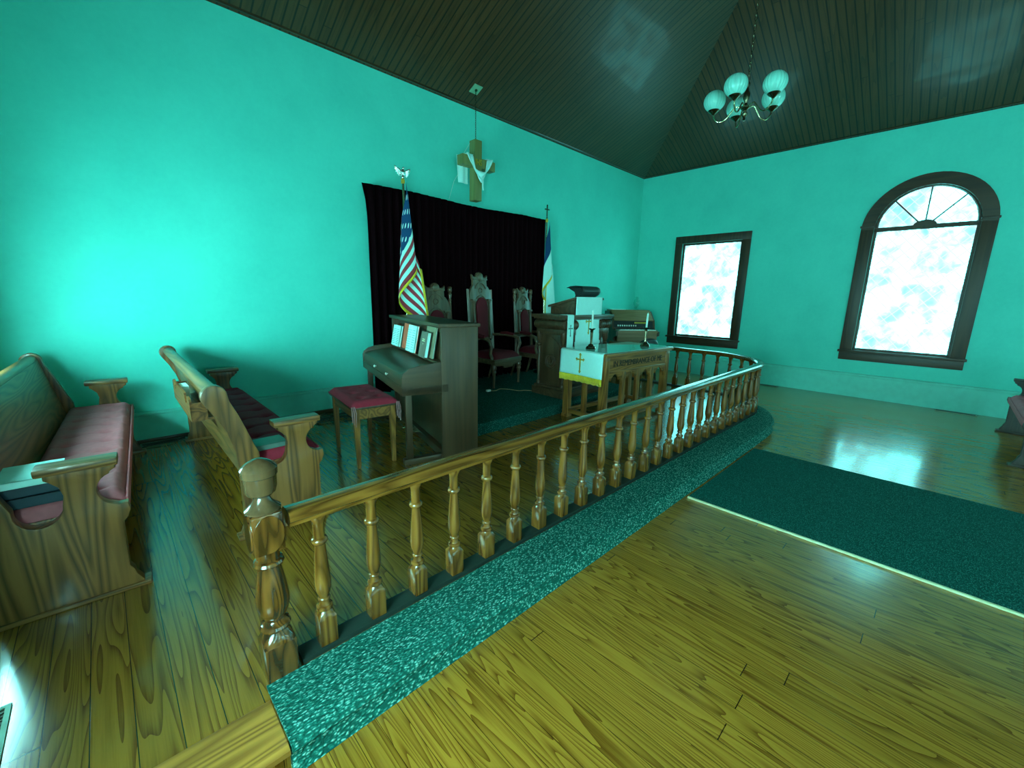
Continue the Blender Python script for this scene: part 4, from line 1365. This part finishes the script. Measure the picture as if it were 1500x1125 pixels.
# ================================================================== PULPIT
PU = (-4.165, -1.53, P2)
pulpit = thing('pulpit', 'dark ornate wooden pulpit with scrolled pillars on the carpeted platform', 'pulpit', PU, -0.03)
PW, PD = 0.46, 0.24
MB().box(-PW - 0.03, PW + 0.03, -PD - 0.03, PD + 0.03, 0, 0.10, 0.006).box(-PW - 0.01, PW + 0.01, -PD - 0.01, PD + 0.01, 0.10, 0.13, 0.012).build('plinth', 'walnutX', pulpit)
MB().box(-PW + 0.20, PW - 0.20, -PD + 0.10, PD - 0.02, 0.13, 0.98).build('recessed_panel', 'walnutZ', pulpit, smooth=False)
for q in (-1, 1):
    x0, x1 = (q * (PW - 0.22), q * PW) if q > 0 else (q * PW, q * (PW - 0.22))
    pp_ = MB()
    pp_.box(x0 + 0.04, x1 - 0.04, -PD + 0.045, PD - 0.045, 0.13, 0.80, 0.004)
    pil = pp_.build('pillar', 'walnutZ', pulpit)
    # panel with pointed top on outer side, medallion
    xo = q * (PW - 0.04)
    pn = MB()
    pn.prism([(-0.14, 0.17), (0.14, 0.17), (0.14, 0.66), (0.07, 0.72), (0, 0.76), (-0.07, 0.72), (-0.14, 0.66)], min(xo, xo + q * 0.012), max(xo, xo + q * 0.012), 'YZ', 0.004)
    pn.prism([(x0 + 0.05, 0.17), (x1 - 0.05, 0.17), (x1 - 0.05, 0.66), ((x0 + x1) / 2, 0.74), (x0 + 0.05, 0.66)], -PD + 0.033, -PD + 0.047, 'XZ', 0.003)
    pn.build('inset_panel', 'walnutZ', pil)
    md = MB()
    for rr_ in (0.088, 0.048):
        md.tube([(xo + q * 0.014, rr_ * cos(2 * pi * i / 24), 0.45 + rr_ * sin(2 * pi * i / 24)) for i in range(24)], 0.011, 6, closed=True)
    md.lathe([(0.002, 0.012), (0.018, 0.010), (0.022, 0.0)], 14, T=Matrix.Translation((xo + q * 0.012, 0, 0.45)) @ Matrix.Rotation(q * pi / 2, 4, 'Y'))
    md.build('medallion', 'walnutX', pil)
    # colonnettes at the corners with capitals
    for y_ in (-PD + 0.035, PD - 0.035):
        for x_ in (x0 + 0.03, x1 - 0.03):
            cl = MB()
            cl.lathe([(0.028, 0.13), (0.028, 0.17), (0.017, 0.18), (0.016, 0.58), (0.014, 0.60), (0.022, 0.612), (0.018, 0.625), (0.034, 0.645), (0.034, 0.66), (0.020, 0.672), (0.024, 0.69), (0.038, 0.71), (0.040, 0.82)], 12, c=(x_, y_, 0))
            cl.build('colonnette', 'walnutZ', pil)
    # capital blocks and rolled volutes
    cp = MB()
    cp.box(x0 + 0.0, x1 - 0.0, -PD + 0.0, PD - 0.0, 0.79, 0.86, 0.006)
    cp.box(x0 + 0.02, x1 - 0.02, -PD + 0.02, PD - 0.02, 0.86, 1.0, 0.006)
    for y_ in (-PD + 0.02, PD - 0.02):
        prof_ = []
        for i in range(13):
            a = i / 12
            prof_.append((0.052 + 0.012 * sin(a * pi * 5) ** 2, -0.12 + 0.24 * a))
        cp.lathe(prof_, 18, T=Matrix.Translation(((x0 + x1) / 2, y_, 0.915)) @ Matrix.Rotation(pi / 2, 4, 'Y'))
    prof_ = [(0.05 + 0.012 * sin(i / 16 * pi * 7) ** 2, -PD - 0.01 + (2 * PD + 0.02) * i / 16) for i in range(17)]
    cp.lathe(prof_, 18, T=Matrix.Translation((q * (PW - 0.01), 0, 0.915)) @ Matrix.Rotation(pi / 2, 4, 'X'))
    cp.build('capital', 'walnutX', pil)
sl = MB()
sl.box(-PW - 0.05, PW + 0.05, -PD - 0.04, PD + 0.05, 1.0, 1.04, 0.008)
sl.box(-PW - 0.03, PW + 0.03, -PD - 0.02, PD + 0.03, 0.98, 1.0, 0.004)
sl.build('top_slab', 'walnutX', pulpit)
# reading desk: high side towards the congregation
dk = MB()
DW = 0.245
dk.prism([(0.20, 1.04), (0.20, 1.135), (-0.20, 1.225), (-0.20, 1.04)], -DW, DW + 0.06, 'YZ', 0.004)
desk = dk.build('reading_desk', 'walnutX', pulpit)
MB().prism([(0.235, 1.125), (0.235, 1.15), (-0.215, 1.255), (-0.225, 1.245), (-0.225, 1.225), (-0.20, 1.225)], -DW - 0.02, DW + 0.08, 'YZ', 0.004).build('desk_top', 'walnutX', desk)
text_c = None
def emblem_cross(parent, mtx, s=1.0, mat='gold_thread'):
    e = MB()
    e.box(-0.006, 0.006, -0.001, 0.002, -0.085, 0.075); e.box(-0.042, 0.042, -0.001, 0.002, 0.020, 0.032)
    for (x_, z_, hx) in ((0, 0.068, 0), (0, -0.08, 0), (-0.038, 0.026, 1), (0.038, 0.026, 1)):
        if hx:
            e.box(x_ - 0.003, x_ + 0.003, -0.001, 0.002, z_ - 0.014, z_ + 0.014)
        else:
            e.box(x_ - 0.014, x_ + 0.014, -0.001, 0.002, z_ - 0.003, z_ + 0.003)
        e.lathe([(0.008, -0.001), (0.008, 0.002)], 8, T=Matrix.Translation((x_ * 1.12, 0, z_ * 1.12)) @ Matrix.Rotation(pi / 2, 4, 'X'))
    e.v = [tuple(mtx @ (Vector(q) * s)) for q in e.v]
    return tag(e.build('embroidered_cross', mat, parent, smooth=False), 'gold embroidered cross')

def fringe_mesh(x0, x1, z1, z0, y):
    mb = MB()
    n_ = max(12, int(abs(x1 - x0) / 0.006))
    def ff(u, v):
        return (x0 + (x1 - x0) * u, y + 0.003 * sin(u * n_ * 3.1) * v, z1 + (z0 - z1) * v + (0.004 * sin(u * n_ * 1.7) if v == 1 else 0))
    return mb.grid(ff, n_ * 2, 2)

pc = thing('pulpit_parament', 'wide white gold fringed cloth hanging from the pulpit reading desk', 'cloth', PU, -0.03)
mb = MB()
PCX0, PCX1 = -DW - 0.01, DW + 0.03
def pcl(u, v):
    x = PCX0 + (PCX1 - PCX0) * u
    s_ = v * 0.86
    if s_ < 0.16:
        k2 = s_ / 0.16
        return (x, -0.065 - 0.165 * k2, 1.222 + 0.0372 * k2)
    return (x, -0.234 - 0.003 * sin(u * 10) * (s_ - .16) * 2, 1.2585 - (s_ - 0.16))
mb.grid(pcl, 20, 43)
mb.build('cloth_panel', 'white_cloth', pc, solid=0.004, angle=1.0)
fringe_mesh(PCX0, PCX1, 0.56, 0.515, -0.236).build('fringe', 'gold', pc, solid=0.003, angle=1.5)
emblem_cross(pc, Matrix.Translation(((PCX0 + PCX1) / 2, -0.240, 0.92)), 1.35)
ps = thing('pulpit_stole', 'narrow white gold fringed cloth strip hanging at the pulpit corner', 'cloth', PU, -0.03)
mb = MB()
def psl(u, v):
    x = -0.47 + 0.115 * u
    s_ = v * 0.57
    if s_ < 0.12:
        return (x, -PD - 0.045 + 0.12 - s_, 1.0445)
    return (x, -PD - 0.047 - 0.002 * sin(u * 8), 1.0445 - (s_ - 0.12))
mb.grid(psl, 8, 31)
mb.build('cloth_panel', 'white_cloth', ps, solid=0.004, angle=1.0)
fringe_mesh(-0.47, -0.355, 0.595, 0.54, -PD - 0.048).build('fringe', 'gold', ps, solid=0.003, angle=1.5)
emblem_cross(ps, Matrix.Translation((-0.4125, -PD - 0.052, 0.86)), 0.8, 'greybook')

# open book with curling black cover on the desk
bb = thing('pulpit_bible', 'black covered open book curling over the top of pulpit desk', 'book', PU, -0.03)
def curl(u, v):
    # profile in (y, z): rises from the desk, bulges to the congregation, folds back over the top
    pr_ = [(-0.06, 1.235), (-0.13, 1.262), (-0.185, 1.295), (-0.205, 1.335), (-0.19, 1.372), (-0.15, 1.392), (-0.08, 1.398), (0.0, 1.392), (0.06, 1.372)]
    f_ = v * (len(pr_) - 1)
    i = min(int(f_), len(pr_) - 2)
    a = f_ - i
    y = pr_[i][0] * (1 - a) + pr_[i + 1][0] * a
    z = pr_[i][1] * (1 - a) + pr_[i + 1][1] * a
    x = -0.10 + 0.36 * u - 0.02 * (v > 0.6) * (v - 0.6)
    return (x, y, z)
mb = MB(); mb.grid(curl, 10, 32); mb.build('cover', 'blackvinyl', bb, solid=0.006, angle=1.5)
mb = MB(); mb.prism([(-0.06, 1.238), (-0.125, 1.27), (-0.175, 1.30), (-0.19, 1.335), (-0.17, 1.365), (-0.05, 1.378), (0.035, 1.366), (-0.06, 1.32), (-0.075, 1.28)], -0.09, 0.25, 'YZ'); mb.build('pages', 'black', bb, angle=0.5)
# small wire book stand at the right end of the slab
ws = thing('wire_stand', 'small black folding wire stand on the right end of pulpit', 'stand', local_to_world(PU, -0.03, (0.40, 0.0, 1.041)), -0.03)
mb = MB()
mb.tube([(-0.05, -0.08, 0.0), (-0.05, 0.0, 0.20), (-0.05, 0.10, 0.0)], 0.005, 6); mb.tube([(0.05, -0.08, 0.0), (0.05, 0.0, 0.20), (0.05, 0.10, 0.0)], 0.005, 6)
mb.tube([(-0.05, 0.0, 0.20), (0.05, 0.0, 0.20)], 0.008, 6); mb.tube([(-0.05, 0.0, 0.10), (0.05, 0.0, 0.10)], 0.006, 6)
mb.tube([(-0.05, -0.08, 0.006), (-0.05, 0.10, 0.006)], 0.005, 6); mb.tube([(0.05, -0.08, 0.006), (0.05, 0.10, 0.006)], 0.005, 6)
mb.build('frame', 'black', ws)
MB().box(-0.06, 0.06, -0.025, 0.015, 0.195, 0.215, 0.004).build('top_clip', 'black', ws)

# ================================================================== COMMUNION TABLE
TB = (-4.926, -2.562, P)
TR = -0.077
tab = thing('communion_table', 'oak communion table with lettered front and pointed arches', 'table', TB, TR)
TLn, TWd, TH = 1.33, 0.655, 0.81
tp = MB()
tp.box(0.0, TLn, 0.0, TWd, TH - 0.028, TH, 0.007)
tp.box(0.015, TLn - 0.015, 0.015, TWd - 0.015, TH - 0.045, TH - 0.028, 0.004)
tp.build('tabletop', 'oakX', tab)
LGW = 0.075
for (x_, y_) in ((0.03, 0.03), (TLn - 0.03 - LGW, 0.03), (0.03, TWd - 0.03 - LGW), (TLn - 0.03 - LGW, TWd - 0.03 - LGW)):
    l = MB()
    l.box(x_, x_ + LGW, y_, y_ + LGW, 0, TH - 0.045, 0.004)
    leg = l.build('leg', 'oakZ', tab)
    fl = MB()
    if y_ < 0.1:
        for k2 in range(2):
            fl.box(x_ + 0.017 + 0.026 * k2, x_ + 0.029 + 0.026 * k2, y_ - 0.003, y_ + 0.002, 0.12, TH - 0.08)
    fl.box(x_ - 0.006, x_ + LGW + 0.006, y_ - 0.006, y_ + LGW + 0.006, 0, 0.035, 0.004)
    fl.build('leg_moulding', 'oakZ', leg, smooth=False)
AZ0, AZ1 = TH - 0.205, TH - 0.05
x0, x1 = 0.03 + LGW, TLn - 0.03 - LGW
fa = MB()
fa.box(x0, x1, 0.045, 0.065, AZ0, AZ1)
front = fa.build('front_apron', 'oakX', tab, smooth=False)
MB().box(x0, x1, 0.032, 0.07, AZ0 - 0.018, AZ0 + 0.004, 0.005).build('apron_moulding', 'oakX', front)
MB().box(x0, x1, TWd - 0.065, TWd - 0.045, AZ0, AZ1).build('back_apron', 'oakX', tab, smooth=False)
for x_ in (0.045, TLn - 0.065):
    MB().box(x_, x_ + 0.02, 0.03 + LGW, TWd - 0.03 - LGW, AZ0, AZ1).build('side_apron', 'oakY', tab, smooth=False)
text_mesh('IN REMEMBRANCE OF ME', 0.092, 0.003, 'carved_lettering', 'lettering', front, Matrix.Translation((TLn / 2 + 0.0, 0.0435, (AZ0 + AZ1) / 2)) @ Matrix.Rotation(pi / 2, 4, 'X'), 0.92)
# front mullions with pointed cusped arches
nb_ = 4
span = (x1 - x0) / nb_
for i in range(1, nb_):
    xm = x0 + span * i
    MB().box(xm - 0.03, xm + 0.03, 0.035, 0.075, 0.10, AZ0 - 0.016, 0.004).build('mullion', 'oakZ', tab)
for i in range(nb_):
    a0_ = x0 + span * i + (0.03 if i else 0.0); a1_ = x0 + span * (i + 1) - (0.03 if i < nb_ - 1 else 0)
    xm = (a0_ + a1_) / 2
    zt = AZ0 - 0.018
    hw_ = (a1_ - a0_) / 2
    for sg in (-1, 1):
        e0 = a0_ if sg < 0 else a1_
        sp = [(e0, zt), (e0, zt - 0.13)]
        sp += [(e0 - sg * hw_ * 0.10, zt - 0.085), (e0 - sg * hw_ * 0.30, zt - 0.06), (e0 - sg * hw_ * 0.42, zt - 0.085), (e0 - sg * hw_ * 0.50, zt - 0.055), (e0 - sg * hw_ * 0.75, zt - 0.025), (xm, zt - 0.008), (xm, zt)]
        MB().prism(sp, 0.042, 0.064, 'XZ', 0.003).build('arch_spandrel', 'oakX', tab, angle=0.5)
for (yy, nm) in ((0.04, 'front_stretcher'), (TWd - 0.085, 'back_stretcher')):
    MB().box(x0, x1, yy, yy + 0.04, 0.05, 0.10, 0.004).build(nm, 'oakX', tab)
for x_ in (0.05, TLn - 0.09):
    MB().box(x_, x_ + 0.04, 0.03 + LGW, TWd - 0.03 - LGW, 0.05, 0.10, 0.004).build('side_stretcher', 'oakY', tab)
MB().box(0.05, 0.085, TWd / 2 - 0.03, TWd / 2 + 0.03, 0.10, AZ0, 0.004).build('side_mullion', 'oakZ', tab)
# cloth over the table, hanging at the left end, under a sheet of glass
cl_t = thing('table_runner', 'white gold fringed cloth lying over the communion table, hanging at its left end', 'cloth', TB, TR)
CY0, CY1 = 0.035, TWd - 0.005
drop_ = 0.28
def tcl(u, v):
    y = CY0 + (CY1 - CY0) * u
    Ltot = drop_ + TLn - 0.03
    s_ = v * Ltot
    if s_ <= drop_:
        k2 = (drop_ - s_)
        return (-0.006 - 0.008 * sin(u * 7 + 1) * k2 / drop_ - 0.01 * k2, y, TH + 0.004 - k2)
    return (s_ - drop_, y, TH + 0.0035)
mb = MB(); mb.grid(tcl, 24, 60); mb.build('cloth_panel', 'white_cloth', cl_t, solid=0.003, angle=1.0)
fr_ = MB()
fr_.grid(lambda u, v: (-0.012 - 0.008 * sin(u * 7 + 1) + 0.003 * sin(u * 160), CY0 + (CY1 - CY0) * u, TH + 0.006 - drop_ - 0.075 * v - 0.003 * sin(u * 47) * v), 220, 2)
fr_.build('fringe', 'gold', cl_t, solid=0.003, angle=1.5)
emblem_cross(cl_t, Matrix.Translation((-0.019, (CY0 + CY1) / 2, TH - 0.125)) @ Matrix.Rotation(-pi / 2, 4, 'Z'), 1.25)
gt = MB().box(0.008, TLn - 0.008, 0.008, TWd - 0.008, TH + 0.006, TH + 0.012, 0.002)
go = mesh_at(gt, 'glass_sheet', 'glass', TB, TR, smooth=False)
tag(go, 'clear glass sheet covering the white cloth on the communion table', 'glass')

def candlestick(label, loc):
    t = thing('candlestick', label, 'candlestick', loc)
    MB().lathe([(0.058, 0.0), (0.060, 0.008), (0.054, 0.016), (0.050, 0.028), (0.036, 0.034), (0.030, 0.048), (0.016, 0.056)], 8).build('base', 'darkbrass', t, angle=0.3)
    MB().lathe([(0.015, 0.054), (0.013, 0.07), (0.014, 0.11), (0.016, 0.185), (0.020, 0.195), (0.014, 0.203)], 8).build('stem', 'darkbrass', t, angle=0.3)
    MB().lathe([(0.012, 0.20), (0.020, 0.208), (0.040, 0.226), (0.042, 0.229), (0.026, 0.224), (0.014, 0.224)], 20).build('drip_pan', 'darkbrass', t)
    return t
def candle(label, loc, h=0.19, tilt=0.0):
    c_ = MB().lathe([(0.0115, 0.0), (0.0118, 0.02), (0.0105, h - 0.01), (0.006, h - 0.002), (0.002, h)], 14)
    c_.tube([(0, 0, h - 0.002), (0.002, 0, h + 0.012)], 0.0016, 5)
    o = mesh_at(c_, 'candle', 'wax', loc)
    o.rotation_euler = (tilt, tilt, 0)
    return tag(o, label, 'candle')
tz = P + TH + 0.0122
c1 = local_to_world((TB[0], TB[1], 0), TR, (0.175, 0.36, tz)); c2 = local_to_world((TB[0], TB[1], 0), TR, (0.985, 0.19, tz))
candlestick('dark brass candlestick on communion table in front of the white parament', c1)
candlestick('dark brass candlestick at the right end of the communion table', c2)
candle('white taper candle in the candlestick in front of the parament', (c1[0], c1[1], c1[2] + 0.2262), 0.20)
candle('white taper candle in the candlestick at the right table end', (c2[0], c2[1], c2[2] + 0.2262), 0.17, 0.03)

# ================================================================== ORGAN
OR = (-1.16, -0.64, 0.0)
ORZ = -0.62
organ = thing('organ', 'small wooden organ with dark stop panel in the far corner', 'organ', OR, ORZ)
OW, OD = 0.42, 0.32
mb = MB()
for q in (-1, 1):
    mb.prism([(-OD, 0.0), (OD, 0.0), (OD, 1.25), (0.10, 1.25), (-0.08, 1.08), (-0.12, 0.92), (-OD, 0.88), (-OD, 0.80), (-OD + 0.12, 0.76), (-OD + 0.12, 0.06), (-OD, 0.04)], q * OW - 0.02, q * OW + 0.02, 'YZ')
case_ = mb.build('side_panel', 'walnutZ', organ, angle=0.4)
MB().box(-OW + 0.02, OW - 0.02, 0.0, OD, 0.05, 1.10).build('back_case', 'organ', organ, smooth=False)
MB().prism([(0.10, 1.25), (OD + 0.01, 1.25), (OD + 0.01, 1.275), (0.09, 1.275), (-0.10, 1.085), (-0.09, 1.07)], -OW + 0.02, OW - 0.02, 'YZ').build('lid', 'organ', organ, smooth=False)
mb = MB(); mb.prism([(-0.075, 1.07), (-0.06, 1.07), (-0.095, 0.94), (-0.11, 0.94)], -OW + 0.02, OW - 0.02, 'YZ')
sp_ = mb.build('stop_panel', 'black', organ, smooth=False)
for i in range(9):
    MB().box(-0.33 + 0.045 * i, -0.308 + 0.045 * i, -0.115, -0.095, 0.965, 0.995, 0.002).build('stop_tab', 'ivory', sp_)
MB().box(0.02, 0.26, -0.092, -0.080, 1.02, 1.05, 0.002).build('name_plate', 'gold_thread', sp_)
MB().box(-OW + 0.02, OW - 0.02, -OD, -0.06, 0.86, 0.90, 0.003).build('key_slip', 'organ', organ)
mb = MB()
for i in range(36):
    xk = -OW + 0.05 + i * (2 * OW - 0.1) / 36
    mb.box(xk, xk + (2 * OW - 0.1) / 36 - 0.0015, -OD + 0.01, -0.10, 0.90, 0.918)
mb.build('white_keys', 'ivory', organ, smooth=False)
mb = MB()
for i in range(36):
    if i % 7 in (0, 1, 3, 4, 5):
        xk = -OW + 0.05 + (i + 0.7) * (2 * OW - 0.1) / 36
        mb.box(xk, xk + 0.016, -OD + 0.07, -0.10, 0.918, 0.930)
mb.build('black_keys', 'black', organ, smooth=False)
MB().box(-OW + 0.02, OW - 0.02, -OD + 0.02, -OD + 0.04, 0.70, 0.86).build('front_rail', 'organ', organ, smooth=False)
MB().box(-OW + 0.02, OW - 0.02, -0.04, -0.02, 0.05, 0.86).build('knee_panel', 'organ', organ, smooth=False)
def on_organ(q): return local_to_world(OR, ORZ, q)
sheet = mesh_at(MB().prism([(-0.16, 0.0), (0.16, 0.0), (0.16, 0.012), (-0.16, 0.012)], -0.11, 0.11, 'XZ'), 'music_sheet', 'paper', on_organ((-0.25, 0.22, 1.2755)), ORZ, smooth=False)
tag(sheet, 'white sheets lying on the left of the organ top', 'paper')
cv = thing('glass_candle_lamp', 'clear cut glass candle lamp standing on the organ top', 'lamp', on_organ((0.18, 0.23, 1.2755)))
MB().lathe([(0.055, 0.0), (0.055, 0.01), (0.02, 0.02), (0.014, 0.05), (0.03, 0.065), (0.034, 0.08)], 16).build('foot', 'crystal', cv)
MB().lathe([(0.034, 0.08), (0.055, 0.10), (0.062, 0.14), (0.05, 0.19), (0.03, 0.22), (0.028, 0.26)], 18).build('chimney', 'crystal', cv)
# dark rounded chair back in front of the organ
oc = thing('organ_chair', 'black round backed chair in front of the organ', 'chair', (-1.68, -1.22, 0.0), -0.62 + pi)
def ocb(u, v):
    a = (u - 0.5) * 2.2
    return (0.23 * sin(a), 0.22 * cos(a), 0.52 + v * (0.30 * (1 - 0.55 * (2 * abs(u - 0.5)) ** 2.2)))
mb = MB(); mb.grid(ocb, 20, 8); mb.build('back_rest', 'blackvinyl', oc, solid=0.05, angle=1.5)
mb = MB(); mb.lathe([(0.20, 0.43), (0.23, 0.45), (0.23, 0.48), (0.19, 0.505), (0.02, 0.51)], 24); mb.build('seat', 'blackvinyl', oc)
for (a, b_) in ((0.15, 0.15), (-0.15, 0.15), (0.15, -0.15), (-0.15, -0.15)):
    MB().tube([(a, b_, 0.44), (a * 1.25, b_ * 1.25, 0.0)], [0.018, 0.012], 8).build('leg', 'black', oc)

# ================================================================== CHANDELIER
CHP = (-3.58, -3.16)
zr_ = 3.45
chand = thing('chandelier', 'brass chandelier with five milky ribbed globes hanging by a chain', 'chandelier', (CHP[0], CHP[1], zr_))
bodyp = [(0.006, -0.115), (0.016, -0.105), (0.008, -0.09), (0.026, -0.07), (0.030, -0.05), (0.016, -0.03), (0.022, -0.015), (0.044, 0.0), (0.046, 0.018), (0.024, 0.03), (0.014, 0.05), (0.020, 0.07), (0.032, 0.10), (0.030, 0.14), (0.016, 0.165), (0.012, 0.20), (0.022, 0.215), (0.020, 0.235), (0.008, 0.25)]
MB().lathe(bodyp, 20).build('body', 'darkbrass', chand)
ctop = CZ + SL * (-CHP[1]) - zr_
mb = MB()
zc_ = 0.245; k_ = 0
while zc_ < ctop - 0.06:
    pts_ = []
    for i in range(10):
        a = 2 * pi * i / 10
        off = 0.012 * cos(a)
        pts_.append((off if k_ % 2 else 0, 0 if k_ % 2 else off, zc_ + 0.027 + 0.027 * sin(a)))
    mb.tube(pts_, 0.003, 5, closed=True)
    zc_ += 0.045; k_ += 1
mb.build('chain', 'darkbrass', chand)
MB().lathe([(0.015, ctop - 0.07), (0.04, ctop - 0.05), (0.06, ctop - 0.02), (0.062, ctop + 0.02)], 20).build('canopy', 'darkbrass', chand)
for i in range(5):
    a = math.radians(35 + 72 * i)
    ca, sa = cos(a), sin(a)
    R_ = 0.30
    mb = MB()
    prf = smooth_path([(0.04, 0.01), (0.09, 0.03), (0.13, -0.015), (0.18, -0.075), (0.24, -0.09), (0.285, -0.05), (0.30, -0.01)], 5)
    mb.tube([(r_ * ca, r_ * sa, z_) for r_, z_ in prf], 0.007, 8)
    arm = mb.build('arm', 'brass', chand)
    MB().lathe([(0.010, 0.025), (0.016, 0.035), (0.030, 0.045), (0.052, 0.062), (0.058, 0.072), (0.050, 0.076)], 20, c=(R_ * ca, R_ * sa, -0.04)).build('cup', 'darkbrass', arm)
    gl = [(0.034, 0.068)]
    for j in range(1, 16):
        th_ = -1.20 + 2.72 * j / 15
        gl.append((max(0.004, 0.105 * cos(th_)) if j < 15 else 0.004, 0.068 + 0.094 + 0.102 * sin(th_)))
    g_ = MB().lathe(gl, 72, c=(0, 0, 0), rib=0.09, nrib=20)
    go_ = g_.build('globe', 'milk', arm, angle=1.4)
    go_.location = (R_ * ca, R_ * sa, -0.04)

# ================================================================== FLOOR REGISTERS, CABLES
def register(label, loc, rz, L_, W_, z=0.006):
    t = thing('floor_register', label, 'vent', loc, rz)
    fr_ = MB()
    fr_.box(0, L_, 0, 0.014, 0, z); fr_.box(0, L_, W_ - 0.014, W_, 0, z); fr_.box(0, 0.014, 0.014, W_ - 0.014, 0, z); fr_.box(L_ - 0.014, L_, 0.014, W_ - 0.014, 0, z)
    fr_.build('frame', 'vent_frame', t, smooth=False)
    sl_ = MB()
    n_ = int(L_ / 0.02)
    for i in range(n_):
        sl_.box(0.016 + i * (L_ - 0.032) / n_, 0.016 + i * (L_ - 0.032) / n_ + 0.006, 0.014, W_ - 0.014, 0.0005, z - 0.001)
    sl_.box(0.012, L_ - 0.012, 0.012, W_ - 0.012, 0.0001, 0.001)
    sl_.build('grille', 'vent', t, smooth=False)
    return t
register('dark floor register by the back wall between the two left pews', (-8.56, -0.16, P + 0.0005), 0, 0.34, 0.11)
register('dark floor register below the arched window along the right wall', (-0.19, -5.05, 0.0005), -pi / 2, 0.42, 0.13)
register('dark floor register below the smaller window along the right wall', (-0.20, -2.65, 0.0005), -pi / 2, 0.40, 0.12)
register('floor register with pale frame near the lower left corner', (-9.045, -3.28, P + 0.0005), pi / 2, 0.30, 0.16)

mb = MB()
pts_ = []
for i in range(90):
    a = i * 0.33
    r_ = 0.09 + 0.05 * sin(i * 0.7)
    pts_.append((r_ * cos(a) * 1.5 + 0.02 * sin(i), r_ * sin(a) + 0.015 * cos(i * 1.3), 0.006 + 0.004 * (1 + sin(i * 1.1)) + 0.0004 * i))
mb.tube(pts_, 0.004, 6)
mb.tube([(-0.1, 0.05, 0.008), (-0.3, 0.12, 0.006), (-0.5, 0.16, 0.006), (-0.7, 0.19, 0.01)], 0.004, 6)
mb.tube([(0.1, -0.05, 0.008), (0.28, -0.16, 0.006), (0.40, -0.22, 0.006), (0.62, -0.25, 0.006)], 0.004, 6)
tag(mesh_at(mb, 'cable', 'cable', (-6.92, -0.36, P), 0), 'tangled black cable lying on the floor behind the piano bench', 'cable')
mb = MB()
mb.tube(smooth_path([(-8.62, -0.20, P + 0.005), (-8.50, -0.185, P + 0.012), (-8.36, -0.19, P + 0.014), (-8.30, -0.16, P + 0.005), (-8.27, -0.09, P + 0.005), (-8.23, -0.065, P + 0.005), (-8.10, -0.06, P + 0.005)], 5), 0.004, 6)
tag(mb.build('cable', 'cable', None), 'thin black cable crossing the floor register behind the choir pew', 'cable')
pc_ = thing('extension_cord', 'tan extension cord winding over the teal platform carpet', 'cord')
pts_ = smooth_path([(-5.05, -0.86, P2 + 0.006), (-4.98, -0.90, P2 + 0.006), (-4.86, -0.86, P2 + 0.006), (-4.78, -0.97, P2 + 0.006), (-4.74, -1.10, P2 + 0.006), (-4.66, -1.13, P2 + 0.006), (-4.60, -1.22, P2 + 0.006)], 6)
MB().tube(pts_, 0.005, 6).build('wire', 'cord', pc_)
MB().box(-5.11, -5.045, -0.88, -0.845, P2 + 0.001, P2 + 0.028, 0.005).build('plug', 'ivory', pc_)
